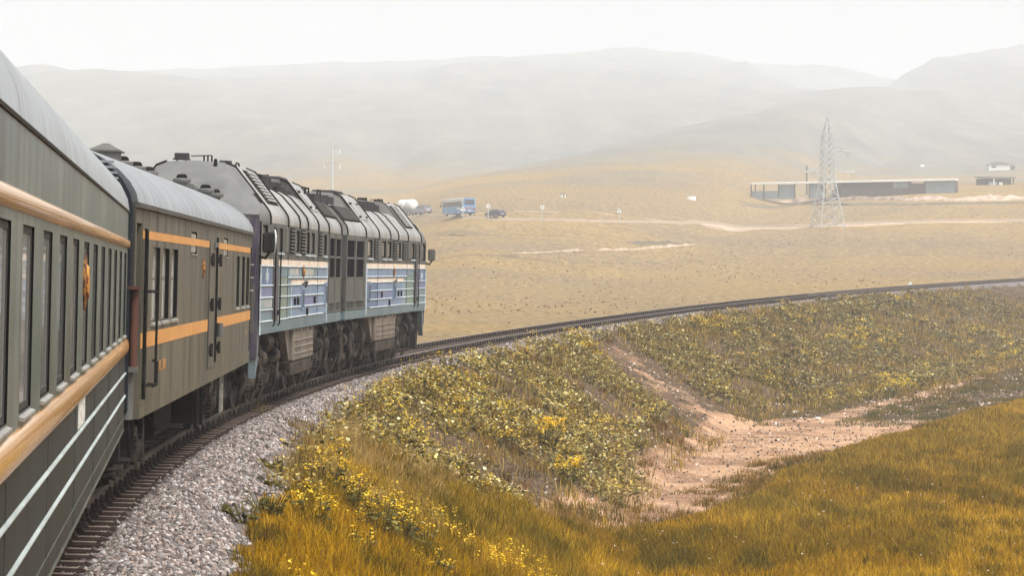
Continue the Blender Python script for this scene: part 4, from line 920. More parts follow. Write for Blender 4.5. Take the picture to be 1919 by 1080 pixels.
pts = [ground_at(*p) for p in [(560, 396), (700, 400), (790, 405), (870, 409.5), (945, 412.5), (1100, 415), (1340, 418), (1600, 419), (1919, 413), (2100, 408)]]
mb = MB(); rings = []
xs = [p[0] for p in pts]; ysr = [p[1] for p in pts]
for x in np.arange(xs[0], xs[-1], 3.0):
    y = float(np.interp(x, xs, ysr)); row_ = []
    for d in (-2.8, -1.0, 1.0, 2.8): row_.append((x, y + d, float(elev(x, y + d)) + .28 - (.3 if abs(d) > 2 else 0)))
    rings.append(row_)
mb.loft(rings, cap=False, closed=False); tag(mb.build('road', M_ROAD), kind='structure')
def road_at(px):
    t = np.arange(xs[0], xs[-1], .5); y = np.interp(t, xs, ysr); x = float(np.interp(px, CX + F_PX * t / y, t)); y = float(np.interp(x, xs, ysr))
    return x, y, float(elev(x, y)) + .28

def wheels(par, spots, r, wd=.22):
    for x, y in spots:
        w_ = MB(); sg = 1 if x > 0 else -1
        w_.lathe((x - wd / 2, y, r), (1, 0, 0), [(.01, 0), (r * .6, 0), (r, .03), (r, wd - .03), (r * .6, wd), (.01, wd)], n=16); wo = w_.build('wheel', M_TYRE, par)
        MB().lathe((x + sg * wd / 2, y, r), (sg, 0, 0), [(.01, 0), (r * .58, 0), (r * .4, .02), (.01, .02)], n=12).build('rim', M_HUB, wo)
def make_car(name, label, cat, loc, rz, m, L=4.3, W=1.75, H=1.48, suv=False):
    e = empty(name, label, cat, loc, rz); k = H / 1.48; b_ = L / 2; w2 = W / 2
    prof = [(-b_, .45), (-b_, .8), (-b_ + .12, .98), (-b_ + .5, 1.42), (-b_ + .95, 1.48), (.35, 1.46), (1.05, 1.0), (b_ - .15, .86), (b_, .6), (b_, .35), (-b_ + .1, .32)] if not suv else \
           [(-b_, .5), (-b_, .95), (-b_ + .06, 1.05), (-b_ + .3, 1.43), (-b_ + .5, 1.48), (.6, 1.46), (1.15, 1.05), (b_ - .1, .95), (b_, .7), (b_, .42), (-b_ + .1, .4)]
    mb = MB(); n = len(prof)
    ring = lambda x, sc_: [(x, y * (1 if z < 1 else sc_ ** .2), z * k) for y, z in prof]
    inset = lambda z: 1.0 if z < 1.0 else 1.0 - (z - 1.0) * .42
    V_ = []
    for f in (-1, -.93, .93, 1):
        V_.append([(f * w2 * inset(z), y * (1 if abs(f) < 1 else .985), z * k - (0 if abs(f) < 1 else .03)) for y, z in prof])
    mb.loft(V_); mb.build('body', m, e)
    for sg in (-1, 1):
        q = MB(); ys_ = (-b_ + .62, -b_ + .95, .35, .95) if not suv else (-b_ + .42, -b_ + .55, .55, 1.05)
        P_ = [(ys_[0], 1.03), (ys_[1], 1.39), (ys_[2], 1.38), (ys_[3], 1.03)]
        q.loft([[(sg * (w2 * inset(z) + d), y, z * k) for y, z in P_] for d in (-.02, .012)]); q.build('side_window', M_AUTOGL, e)
    q = MB(); (ya, za), (yb, zb) = (prof[2], prof[3]); q.loft([[(x, ya + (yb - ya) * t - d, (za + (zb - za) * t + d) * k) for x, t in ((-w2 * .8, .15), (w2 * .8, .15), (w2 * .72, .9), (-w2 * .72, .9))] for d in (-.02, .02)]); q.build('rear_window', M_AUTOGL, e)
    for sg in (-1, 1): MB().box(sg * w2 * .8 - .12, sg * w2 * .8 + .12, -b_ - .02, -b_ + .05, .72 * k, .9 * k).build('tail_lamp', M_TAIL, e)
    MB().box(-.26, .26, -b_ - .02, -b_, .6 * k, .7 * k).build('number_plate', M_WHITEP, e)
    MB().box(-w2 * .96, w2 * .96, -b_ - .05, -b_ + .1, .4 * k, .55 * k).build('bumper', M_TYRE if suv else m, e)
    wheels(e, [(sx * (w2 - .1), y) for sx in (-1, 1) for y in (-b_ + .8, b_ - .85)], .32 * (1.15 if suv else 1))
    if suv:
        rk = MB()
        for x in (-.55, .55): rk.box(x - .03, x + .03, -b_ + .6, .5, 1.5 * k, 1.56 * k)
        rk.box(-.55, .55, -b_ + .9, -b_ + .95, 1.52 * k, 1.55 * k); rk.build('roof_rack', M_BLACK, e)
    return e
make_car('car', 'small dark purple-grey hatchback behind the blue bus on the far road', 'car', road_at(929), R(38), M_NAVY)
make_car('car', 'silver-grey off-roader with roof rack between the white tanker and the blue bus', 'car', road_at(791), R(40), M_SILVER, 4.7, 1.9, 1.9, True)

loc = road_at(860); B = empty('bus', 'pale blue and white coach driving away on the far road', 'bus', loc, R(23))
mb = MB(); pr = [(-1.24, .35), (1.24, .35), (1.25, .5), (1.25, 2.6), (1.18, 3.1), (.95, 3.25), (-.95, 3.25), (-1.18, 3.1), (-1.25, 2.6), (-1.25, .5)]
mb.loft([[(x * .97, -5.55, z) for x, z in pr], [(x, -5.4, z) for x, z in pr], [(x, 5.2, z) for x, z in pr], [(x * .94, 5.5, .35 + (z - .35) * .96) for x, z in pr]]); mb.build('body', M_BUSB, B)
mb = MB(); pr2 = [(-1.262, 2.62), (-1.19, 3.12), (-.95, 3.28), (.95, 3.28), (1.19, 3.12), (1.262, 2.62)]; mb.loft([[(x, y, z) for x, z in pr2] for y in (-5.5, 5.2)], cap=False, closed=False); mb.prism([(x, z) for x, z in pr2], 'y', -5.45, 5.25); mb.build('roof', M_WHITEP, B)
for sg in (-1, 1):
    mb = MB(); mb.box(sg * 1.25 - .02, sg * 1.25 + .02, -4.6, 5.0, 1.75, 2.62); mb.build('side_window', M_AUTOGL, B)
    mb = MB(); mb.prism([(-5.4, 2.62), (-4.5, 2.62), (-5.0, 1.75), (-5.4, 1.75)], 'x', sg * 1.255 - .02, sg * 1.255 + .02); mb.box(sg * 1.25 - .02, sg * 1.25 + .02, -4.2, -2.2, 1.15, 1.4); mb.build('white_flash', M_WHITEP, B)
    MB().box(sg * 1.0 - .15, sg * 1.0 + .15, -5.6, -5.5, .95, 1.4).build('tail_lamp', M_TAIL, B)
mb = MB(); mb.bbox(-1.0, 1.0, -5.6, -5.5, 2.0, 3.0, .03); mb.build('rear_window', M_AUTOGL, B)
MB().box(-.8, .8, -5.6, -5.5, 1.1, 1.7).build('engine_grille', M_SILVER, B); MB().box(-.3, .3, -5.62, -5.55, .75, .92).build('number_plate', M_WHITEP, B); MB().box(-1.2, 1.2, -5.65, -5.4, .4, .62).build('bumper', M_TYRE, B)
mb = MB(); mb.tube([(-1.2, 5.3, 2.7), (-1.5, 5.55, 2.6), (-1.5, 5.6, 2.1)], .05); mb.box(-1.62, -1.4, 5.5, 5.62, 1.7, 2.2); mb.build('mirror', M_BLACK, B)
wheels(B, [(sx * 1.1, y) for sx in (-1, 1) for y in (-3.2, 3.3)], .5, .3)

loc = road_at(759); T = empty('tanker_truck', 'green lorry with two white tanks, half hidden behind the leading locomotive', 'lorry', loc, R(36))
mb = MB(); mb.box(-1.2, 1.2, -4.2, 4.0, .85, 1.25); mb.box(-1.22, 1.22, -4.3, -4.2, .8, 1.5); mb.box(-1.2, -1.15, -4.2, 1.8, 1.25, 1.6); mb.box(1.15, 1.2, -4.2, 1.8, 1.25, 1.6); mb.build('bed', M_TGREEN, T)
mb = MB(); mb.bbox(-1.2, 1.2, 2.2, 4.2, 1.25, 2.7, .12); mb.build('cab', M_TGREEN, T); MB().box(-1.0, 1.0, 2.15, 2.2, 1.9, 2.5).build('rear_window', M_AUTOGL, T)
for y0, y1 in ((-4.0, -1.2), (-1.0, 1.8)):
    mb = MB(); mb.lathe((0, y0, 2.5), (0, 1, 0), [(.01, 0), (.6, .06), (1.0, .25), (1.2, .6), (1.2, y1 - y0 - .6), (1.0, y1 - y0 - .25), (.6, y1 - y0 - .06), (.01, y1 - y0)], n=20); mb.build('tank', M_WHITEP, T)
for sg in (-1, 1): MB().box(sg * .95 - .15, sg * .95 + .15, -4.34, -4.28, .9, 1.1).build('tail_lamp', M_TAIL, T)
wheels(T, [(sx * 1.0, y) for sx in (-1, 1) for y in (-3.2, -1.9, 3.0)], .5, .35)

def road_sign(px, py_b, label, shape, h):
    x, y, z = ground_at(px, py_b); e = empty('road_sign', label, 'road sign', (x, y, z - .1), 0, 'road signs along the far road')
    MB().cyl((0, 0, 0), (0, 0, h), .09, n=8).build('post', M_GALV, e)
    mb = MB()
    if shape == 'round': mb.lathe((0, -.09, h), (0, -1, 0), [(.01, 0), (.38, 0), (.38, .03), (.01, .03)], n=20)
    else: mb.prism([(-.52, h - .35), (.52, h - .35), (0, h + .55)], 'y', -.12, -.09)
    pl = mb.build('plate', M_WHITEP, e); mb = MB()
    if shape == 'round': mb.lathe((0, -.12, h), (0, -1, 0), [(.01, 0), (.13, 0), (.13, .006), (.01, .006)], n=12)
    else: mb.box(-.07, .07, -.128, -.12, h - .2, h + .22)
    mb.build('symbol', M_RIB if shape == 'round' else M_BLACK, pl)
road_sign(915.5, 412, 'round white road sign on a thin pole beside the dark hatchback', 'round', 2.6)
road_sign(868, 410.5, 'white triangular warning sign in front of the rear corner of the blue bus', 'tri', 2.0)
road_sign(1017, 414, 'round white road sign standing alone right of the dark hatchback', 'round', 2.6)
road_sign(1161, 417, 'white triangular warning sign farthest along the road', 'tri', 2.4)

# lattice pylon
x, y, z = ground_at(1551, 427); K = y / F_PX
T_ = empty('transmission_tower', 'white steel lattice pylon standing on the plain in front of the long shed', 'pylon', (x, y, z), R(18))
def pyl_half(h): return float(np.interp(h, [0, 10.7, 19.4, 24.6], [2.9, 1.24, 1.04, .07]))
SC_ = (427 - 217) * K / 24.6
lv_ = [0, 2.4, 4.9, 6.9, 8.9, 10.7, 12.3, 13.7, 15.1, 16.5, 18.0, 19.4, 21.2, 22.9, 24.6]
for sx in (-1, 1):
    for sy in (-1, 1):
        mb = MB()
        for a, b_ in zip(lv_, lv_[1:]): mb.bar((sx * pyl_half(a) * SC_, sy * pyl_half(a) * SC_, a * SC_), (sx * pyl_half(b_) * SC_, sy * pyl_half(b_) * SC_, b_ * SC_), .15)
        mb.build('leg', M_GALV, T_)
for ax in range(4):
    mb = MB(); ca, sa = [(1, 0), (0, 1), (-1, 0), (0, -1)][ax]
    rot = lambda u_, v_, h_: ((u_ * ca - v_ * sa) * SC_, (u_ * sa + v_ * ca) * SC_, h_ * SC_)
    for i, (a, b_) in enumerate(zip(lv_[:-1], lv_[1:])):
        ha, hb = pyl_half(a), pyl_half(b_); mb.bar(rot(-ha, -ha, a), rot(hb, -hb, b_), .09); mb.bar(rot(ha, -ha, a), rot(-hb, -hb, b_), .09)
        if i in (1, 5, 7, 9, 11): mb.bar(rot(-ha, -ha, a), rot(ha, -ha, a), .085)
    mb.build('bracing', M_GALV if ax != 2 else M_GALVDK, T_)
for sg, h, ln in ((1, 17.0, 5.6), (-1, 12.3, 5.9), (1, 12.3, 7.2)):
    mb = MB(); b0 = pyl_half(h); b1 = pyl_half(h + 1.4)
    for q in (-1, 1):
        mb.bar((sg * b0 * SC_, q * b0 * SC_, h * SC_), (sg * ln * .7 * SC_, 0, h * SC_), .14); mb.bar((sg * b1 * SC_, q * b1 * SC_, (h + 1.5) * SC_), (sg * ln * .7 * SC_, 0, h * SC_), .08)
        for t in (.35, .7): mb.bar((sg * (b0 + (ln * .7 - b0) * t) * SC_, q * b0 * (1 - t) * SC_, h * SC_), (sg * (b1 + (ln * .7 - b1) * t) * SC_, q * b1 * (1 - t) * SC_, (h + 1.5 * (1 - t)) * SC_), .06)
    ar = mb.build('crossarm', M_GALV, T_)
    for q in (0, 1):
        mb = MB(); x0 = sg * ln * (.7 if q == 0 else .35) * SC_; x1 = x0 + sg * 1.5 * SC_
        P_ = [(.04, 0)]; nd = 9
        for k in range(nd): P_ += [(.05, (k + .1) / nd * 1.5), (.2, (k + .5) / nd * 1.5), (.05, (k + .9) / nd * 1.5)]
        mb.lathe((x0, 0, h * SC_), (sg, 0, -.05), P_, n=8); mb.build('insulator', M_CERAM, ar)
    mb = MB(); mb.tube([((sg * (ln * .7 + 1.5 - .5 * t)) * SC_, 0, (h - 1.2 * math.sin(math.pi * min(t / 2.2, 1))) * SC_) for t in np.linspace(0, 2.2, 10)], .035, n=5); mb.build('jumper_wire', M_GALVDK, ar)

# tall concrete pole with three arms (beyond the locomotives)
x, y, z = ground_at(623.5, 372); K = y / F_PX; H_ = (372 - 262) * K
P_ = empty('power_pole', 'tall pale power pole with three insulator arms rising behind the locomotives', 'power pole', (x, y, z))
MB().cyl((0, 0, 0), (0, 0, H_), .34, .22, n=10).build('post', M_GALV, P_)
for sg, rowa in ((1, 280), (-1, 308), (1, 308)):
    h = H_ - (rowa - 262) * K; xe = sg * 14.5 * K
    mb = MB(); mb.bar((0, 0, h + 5 * K), (xe, 0, h), .12); ar = mb.build('crossarm', M_GALVDK, P_)
    mb = MB(); mb.lathe((xe, 0, h), (0, 0, -1), [(.04, 0)] + [p for k in range(6) for p in ((.08, (k + .1) * 9 * K / 6), (.22, (k + .5) * 9 * K / 6), (.08, (k + .9) * 9 * K / 6))], n=8); mb.build('insulator', M_CERAM, ar)
x, y, z = ground_at(1512.5, 366); K = y / F_PX
mb = MB(); mb.cyl((0, 0, 0), (0, 0, 56 * K), .26, .2, n=8); o = mb.build('wooden_pole', M_WOOD); o.location = (x, y, z); tag(o, 'dark bare wooden pole rising beside the long shed, left of the pylon', 'pole')
mb = MB(); mb.box(-.9, .9, -.06, .06, -.06, .06); c_ = mb.build('crossbar', M_WOOD, o); c_.location = (0, 0, 45 * K)

# long open-fronted shed
xa, ya, za = ground_at(1408, 369.5); xb, yb, zb = ground_at(1791, 362)
Ls = math.hypot(xb - xa, yb - ya); rz = math.atan2(yb - ya, xb - xa); K = (ya + yb) / 2 / F_PX
SH = empty('livestock_shed', 'long low open-fronted shed with a pale sheet roof and pale blue panels', 'shed', (xa, ya, za), rz)
tilt = (zb - za) / Ls
def shp(mb): return mb.xform(lambda p: (p[0], p[1], p[2] + tilt * p[0]))
t2x = lambda t: (t - 103) / (1465 - 103) * Ls
HS = 25.5 * K; D_ = 5.0
mb = MB(); mb.prism([(-.9, HS - .3), (-.9, HS + .12), (D_ * .5, HS + .3), (D_ + .4, HS + .1), (D_ + .4, HS - .1)], 'x', t2x(103), t2x(1468)); shp(mb).build('roof', M_SHEETROOF, SH)
mb = MB(); mb.box(0, t2x(150), -.2, D_, HS - .9, HS - .3)
shp(mb); 
mb = MB(); mb.box(t2x(640), Ls, D_ - .2, D_, -.5, HS - .1); mb.box(Ls - .2, Ls, 0, D_, -.5, HS - .1); shp(mb).build('back_wall', M_WALLBR, SH)
for a, b_, z0, z1, m in ((292, 397, 0, .86, M_WALLB), (498, 592, 0, .9, M_WALLB), (1056, 1158, .45, .93, M_WALLB), (1268, 1462, 0, .93, M_WALLB), (103, 290, 0, .42, M_WALLB), (640, 1158, 0, .45, M_WALLBR), (1166, 1264, 0, .72, M_WALLBR), (1176, 1262, .76, .93, M_WALLW), (845, 1056, .45, .78, M_GREYROOF)):
    mb = MB(); mb.box(t2x(a), t2x(b_), .1, .3, -.6 if z0 == 0 else z0 * HS, z1 * HS); shp(mb).build('wall_panel', m, SH)
for t in (104, 190, 290, 400, 497, 606, 710, 825, 843, 936, 953, 1046, 1160, 1266):
    mb = MB(); mb.box(t2x(t) - .14, t2x(t) + .14, -.2, .08, -.6, HS - .2); shp(mb).build('post', M_WOOD, SH)
for t in (104, 290, 497):
    mb = MB(); mb.box(t2x(t) - .12, t2x(t) + .12, D_ - .3, D_ - .05, -.6, HS - .1); shp(mb).build('post', M_WOOD, SH)

# white house with a hipped roof, and the small dark barn below it
x, y, z = ground_at(1873, 319); K = y / F_PX; wd = 19.5 * K; hh = 10.5 * K
HO = empty('house', 'small white house with a grey hipped roof on the slope at the far right', 'house', (x, y, z), R(-4))
MB().box(-wd, wd, 0, 9, -1, hh).build('wall', M_WALLW, HO)
mb = MB(); mb.loft([[(-wd - .5, -.5, hh), (wd + .5, -.5, hh), (wd + .5, 9.5, hh), (-wd - .5, 9.5, hh)], [(-wd * .25, 4, hh + 6.5 * K), (wd * .25, 4, hh + 6.5 * K), (wd * .25, 5, hh + 6.5 * K), (-wd * .25, 5, hh + 6.5 * K)]]); mb.build('roof', M_GREYROOF, HO)
for xx in (-wd * .62, -wd * .45): MB().box(xx - .5, xx + .5, -.08, .02, hh * .4, hh * .75).build('window', M_AUTOGL, HO)
MB().box(wd + .02, wd + 10 * K, 1, 8, -1, hh * .9).build('annex', M_WALLBR, HO)
x, y, z = ground_at(1872, 347); K = y / F_PX; wd = 30 * K
BA = empty('barn', 'low dark barn with open front below the white house', 'barn', (x, y, z), R(8)); hh = 13 * K
MB().box(-wd, wd, 2.5, 6, -.8, hh).build('wall', M_WALLBR, BA)
mb = MB(); mb.prism([(-.4, hh), (6.4, hh + .4), (6.4, hh + .6), (-.4, hh + .25)], 'x', -wd - .4, wd + .4); mb.build('roof', M_GREYROOF, BA)
for xx in (-wd + .2, -wd * .3, wd * .35, wd - .2): MB().box(xx - .14, xx + .14, 0, .28, -.8, hh + .02).build('post', M_WALLW if xx == -wd * .3 else M_WOOD, BA)
for q0, q1, m in ((-.6, -.1, M_GALV), (.05, .3, M_WALLW)): MB().box(wd * q0, wd * q1, .3, .5, -.8, hh * .42).build('panel', m, BA)
x, y, z = ground_at(1057, 370.5); K = y / F_PX
HU = empty('hut', 'tiny pale square hut standing alone on the plain', 'hut', (x, y, z), R(30)); MB().box(-4.5 * K, 4.5 * K, 0, 9 * K, -.5, 7 * K).build('wall', M_WALLW, HU); MB().box(-5 * K, 5 * K, -.3, 9.4 * K, 7 * K, 7.6 * K).build('roof', M_GREYROOF, HU); MB().box(-1.2 * K, 1.2 * K, -.06, .02, 0, 4.5 * K).build('door', M_WALLBR, HU)
x, y, z = ground_at(1729, 312.5); K = y / F_PX; mb = MB(); mb.bbox(-4 * K, 4 * K, 0, 4 * K, -.3, 3 * K, .2); mb.prism([(-4 * K, 3 * K), (4 * K, 3 * K), (3 * K, 3.6 * K), (-3 * K, 3.6 * K)], 'y', .2, 3.5 * K); o = mb.build('container', M_WHITEP); o.location = (x, y, z); tag(o, 'tiny white container on the slope left of the white house', 'container')
x, y, z = ground_at(1295, 374.5); K = y / F_PX; TE = empty('tent', 'low pale round-sided tent alone on the plain', 'tent', (x, y, z)); MB().lathe((0, 0, -.3), (0, 0, 1), [(9.5 * K, 0), (9.2 * K, 1.0), (7 * K, 2.6 * K + .3), (1.2 * K, 5 * K), (.01, 5.1 * K)], n=20).build('cover', M_WALLW, TE); MB().lathe((0, 0, 4.9 * K), (0, 0, 1), [(1.3 * K, 0), (1.2 * K, .4 * K), (.01, .5 * K)], n=12).build('crown', M_GREYROOF, TE)

# spoil heaps and earth banks
M_SPOIL = mat('spoil_earth', lin(196, 172, 152), 0.95, dirt=lin(122, 102, 82), amt=0.9, scale=(.5, .5, .5), bump=.5, bscale=3)
M_EARTHDK = mat('weedy_earth', lin(112, 102, 86), 1.0, dirt=lin(84, 78, 66), amt=0.7, scale=(.4, .4, .4), bump=.5, bscale=3)
def heap_row(name, pix, m, hpx, wpx, seed, freq=.35):
    P = [ground_at(*p) for p in pix]; hx = [p[0] for p in P]; rings = []
    for x in np.arange(hx[0], hx[-1], .6):
        y = float(np.interp(x, hx, [p[1] for p in P])); K = y / F_PX; e_ = min(1, (x - hx[0]) / 3, (hx[-1] - x) / 3)
        r = []
        for v in np.linspace(-1, 1, 13):
            yy = y + v * wpx * K * 2.2; n_ = float(fbm(x * freq, v * 2 + seed, 5, seed)) * .75 + .25 * float(fbm(x * freq * 3.3, v * 5, 3, seed + 3)); hgt = hpx * K * max(e_, 0) * max(0, (n_ - .18) * 1.9) * (1 - v * v) ** .8
            r.append((x, yy, float(elev(x, yy)) - .15 + hgt))
        rings.append(r)
    tag(MB().loft(rings, cap=False, closed=False).build(name, m, smooth=60), kind='structure')
heap_row('spoil_bank', [(1458, 376), (1560, 376), (1700, 376), (1800, 376), (1960, 374)], M_SPOIL, 11, 9, 4, .3)
heap_row('spoil_bank', [(940, 475), (1010, 474), (1090, 470), (1110, 470)], M_SPOIL, 5, 4, 8, .7)
heap_row('spoil_bank', [(1098, 470), (1130, 469), (1200, 467), (1290, 460), (1312, 458)], M_SPOIL, 7, 5, 12, .6)
heap_row('earth_bank', [(1170, 456), (1210, 457), (1250, 455), (1275, 454)], M_EARTHDK, 9, 5, 15, .6)
heap_row('earth_bank', [(800, 444), (870, 443), (980, 444)], M_EARTHDK, 4, 4, 18, .6)
heap_row('earth_bank', [(1380, 383), (1500, 384), (1600, 386), (1760, 384), (1919, 380)], M_EARTHDK, 4, 5, 22, .6)

# white kilometre stone beside the far rail
s_, u_ = 253.5, -2.3; x, y = su2xy(s_, u_); zz_ = float(bank_h(s_, u_)); th_ = float(trk(s_)[3])
mb = MB(); mb.prism([(-.17, -.1), (.17, -.1), (.17, .62), (.12, .72), (-.12, .72), (-.17, .62)], 'y', -.1, .1); o = mb.build('marker_stone', M_WHITEP); o.location = (float(x), float(y), zz_); o.rotation_euler = (0, 0, R(-10))
tag(o, 'small white stone marker with a dark mark just beyond the rails at the right', 'marker stone')
MB().box(-.05, .05, -.106, -.1, .3, .45).build('mark', M_RIB, o)

# ------------------------------------------------------------------ plants
M_GRASS = leaf_mat('grass_blade', 0.7, 0.3, 0.15); M_LEAF = leaf_mat('leaf', 0.5, 0.22, 0.35); M_PETAL = leaf_mat('petal', 0.6, 0.3, 0.2)
def L3(*c): return np.array(lin(*c)[:3])
def in_view(x, y, z, mg=260):
    px = CX + F_PX * x / np.maximum(y, 1); py = HORIZ - (z - CAM_Z) / np.maximum(y, 1) * F_PX
    return (px > -mg) & (px < 1919 + mg * 1.4) & (py < 1080 + mg * .8) & (y > 15)

def blades(x, y, z, h, wd, lean, col, droop=.25):
    """grass blades: two-segment tapering strips"""
    n = len(x); a = rng.uniform(0, 6.283, n); la = rng.uniform(0, 6.283, n)
    wx, wy = np.cos(a) * wd / 2, np.sin(a) * wd / 2; lx, ly = np.cos(la) * lean * h, np.sin(la) * lean * h
    V = np.empty((n, 5, 3)); V[:, 0] = np.stack([x - wx, y - wy, z - .04], -1); V[:, 1] = np.stack([x + wx, y + wy, z - .04], -1)
    V[:, 2] = np.stack([x + wx * .75 + lx * .4, y + wy * .75 + ly * .4, z + h * .58], -1); V[:, 3] = np.stack([x - wx * .75 + lx * .4, y - wy * .75 + ly * .4, z + h * .58], -1)
    V[:, 4] = np.stack([x + lx * 1.1, y + ly * 1.1, z + h * (1 - droop * lean)], -1)
    T = np.array([(0, 1, 2), (0, 2, 3), (3, 2, 4)]); Fc = (T[None] + (np.arange(n) * 5)[:, None, None]).reshape(-1, 3)
    return V.reshape(-1, 3), Fc, np.repeat(col, 5, 0)

# foreground grass
N = 1500000
s = -5 + 190 * rng.random(N) ** 1.5; u = rng.uniform(2.3, 44, N)
ugs = np.interp(s, GR_S, GR_U) + (fbm(s / 2.0, u / 2.0, 3, 61) - .5) * 1.3
ok = (u > ugs) & ((s > 34) | (u > 2.6)); s, u = s[ok], u[ok]
x, y = su2xy(s, u); z = bank_h(s, u); v = in_view(x, y, z, 200)
p_ = np.clip((46 / np.maximum(y, 20)) ** 1.0, 0, 1); v &= rng.random(len(s)) < p_
s, u, x, y, z = s[v], u[v], x[v], y[v], z[v]
if len(s) > 520000:
    q = rng.permutation(len(s))[:520000]; s, u, x, y, z = s[q], u[q], x[q], y[q], z[q]
print('grass', len(s))
pn = fbm(x / 2.2, y / 6, 4, 71); pn2 = fbm(x / .8, y / 2.4, 3, 73); pn3 = fbm(x / 7, y / 18, 3, 75)
h = (.16 + .24 * pn2 + .1 * rng.random(len(s))) * (1 + .5 * sstep(.55, .75, pn))
h *= sstep(-.2, 1.2, u - np.interp(s, GR_S, GR_U)) * .6 + .4
cA, cB, cC, cD = L3(174, 134, 12), L3(204, 162, 40), L3(84, 76, 12), L3(134, 120, 30)
t1 = sstep(.42, .62, pn)[:, None]; t2 = sstep(.52, .7, pn2)[:, None]; far = sstep(48, 90, y)[:, None]
c = cA * (1 - t1) + (cB * .8 + cA * .2) * t1; c = c * (1 - t2 * .75) + cC * t2 * .75; dk = sstep(.5, .64, pn3)[:, None] * .55; c = c * (1 - dk) + cD * .75 * dk
c = c * (1 - far * .35) + L3(170, 134, 58) * far * .35
pn4 = sstep(.52, .66, fbm(x / 4, y / 9, 4, 77))[:, None]; c = c * (1 - pn4 * .5) + L3(90, 80, 16) * pn4 * .5
c = np.clip(c * rng.uniform(.4, 1.5, (len(s), 1)), 0, .8)
V_, F_, C_ = blades(x, y, z, h, np.interp(y, [20, 45, 130], [.012, .019, .042]) * rng.uniform(.6, 1.3, len(s)), rng.uniform(.1, .6, len(s)), c)
tag(mesh_np('meadow_grass', V_, F_, M_GRASS, col=C_), kind='stuff')

# brushy dry tufts along the ballast edge and on the bank
def tufts(name, cs, cu, hgt, rad, nb, cols, stuff=True):
    n = len(cs); cx_, cy_ = su2xy(cs, cu); k = np.repeat(np.arange(n), nb); m_ = len(k)
    a = rng.uniform(0, 6.283, m_); rr = np.sqrt(rng.random(m_)) * rad[k]; x = cx_[k] + np.cos(a) * rr; y = cy_[k] + np.sin(a) * rr
    s_, u_ = cs[k] + 0 * rr, cu[k]; z = bank_h(cs, cu)[k]
    col = cols[rng.integers(0, len(cols), n)][k] * rng.uniform(.65, 1.3, (m_, 1))
    V_, F_, C_ = blades(x, y, z - .05, hgt[k] * rng.uniform(.5, 1.1, m_) * (1.15 - .5 * rr / rad[k]), np.interp(y, [20, 60, 160], [.008, .014, .04]), rng.uniform(.1, .8, m_), col)
    return tag(mesh_np(name, V_, F_, M_GRASS, col=C_), kind='stuff' if stuff else None)
nT = 620; cs = rng.uniform(6, 150, nT); cu = np.where(rng.random(nT) < .35, rng.uniform(2.4, 3.6, nT), rng.uniform(3, 9.5, nT)); ok = (fbm(cs / 6, cu / 3, 3, 81) > .47) & (chute(cs, cu) < .3) & (cu < np.interp(cs, TO_S, TO_U) + .5)
ok &= (cs > 33) | (cu < 3.6)
tufts('dry_tufts', cs[ok], cu[ok], rng.uniform(.3, .6, ok.sum()), rng.uniform(.18, .42, ok.sum()), 70, np.array([L3(122, 92, 40), L3(96, 76, 34), L3(146, 112, 62), L3(84, 70, 30)]))
nT = 1500; cs = rng.uniform(118, 320, nT); cu = rng.uniform(2.4, 20, nT); tufts('dry_tufts', cs, cu, rng.uniform(.3, .6, nT), rng.uniform(.4, .9, nT), 40, np.array([L3(122, 100, 50), L3(106, 90, 48), L3(140, 118, 70)]))
nT = 2200; cs = rng.uniform(104, 200, nT); cu = rng.uniform(9, 30, nT); pc_ = np.interp(cs, [99, 108, 113, 125, 137, 161, 330], [13, 13.6, 14.4, 16.0, 17.3, 18.3, 20]); ok = (cu > np.interp(cs, TO_S, TO_U) - .5) & (cu < np.interp(cs, GR_S, GR_U) + .8) & (fbm(cs / 7, cu / 2.5, 3, 83) > .4) & (np.abs(cu - pc_) > 1.0); tufts('dry_tufts', cs[ok], cu[ok], rng.uniform(.2, .4, ok.sum()), rng.uniform(.3, .8, ok.sum()), 60, np.array([L3(112, 104, 62), L3(128, 108, 50), L3(96, 92, 60)]))

nT = 230; cs = rng.uniform(36, 84, nT); cu = np.interp(cs, GR_S, GR_U) + rng.normal(-.3, .9, nT); tufts('dry_tufts', cs, cu, rng.uniform(.2, .5, nT), rng.uniform(.15, .5, nT), 60, np.array([L3(132, 100, 36), L3(104, 86, 30), L3(156, 122, 62), L3(90, 78, 26)]))
nT = 90; cs = rng.uniform(29, 41, nT); cu = rng.uniform(2.7, 5.0, nT); tufts('dry_brush', cs, cu, rng.uniform(.35, .6, nT), rng.uniform(.3, .6, nT), 130, np.array([L3(172, 142, 82), L3(150, 122, 62), L3(190, 160, 100)]))
nT = 900; cs = 8 + 95 * rng.random(nT) ** 1.3; cu = np.interp(cs, GR_S, GR_U) + .6 + 16 * rng.random(nT) ** 1.3; ok = fbm(cs / 5, cu / 3, 3, 151) > .5; tufts('tall_tufts', cs[ok], cu[ok], rng.uniform(.35, .62, ok.sum()), rng.uniform(.25, .7, ok.sum()), 90, np.array([L3(96, 84, 16), L3(124, 104, 24), L3(176, 136, 40), L3(80, 66, 18), L3(150, 112, 20)]))
HEX = np.array([(0, 0), (.42, .18), (.5, .55), (0, 1), (-.5, .55), (-.42, .18)])
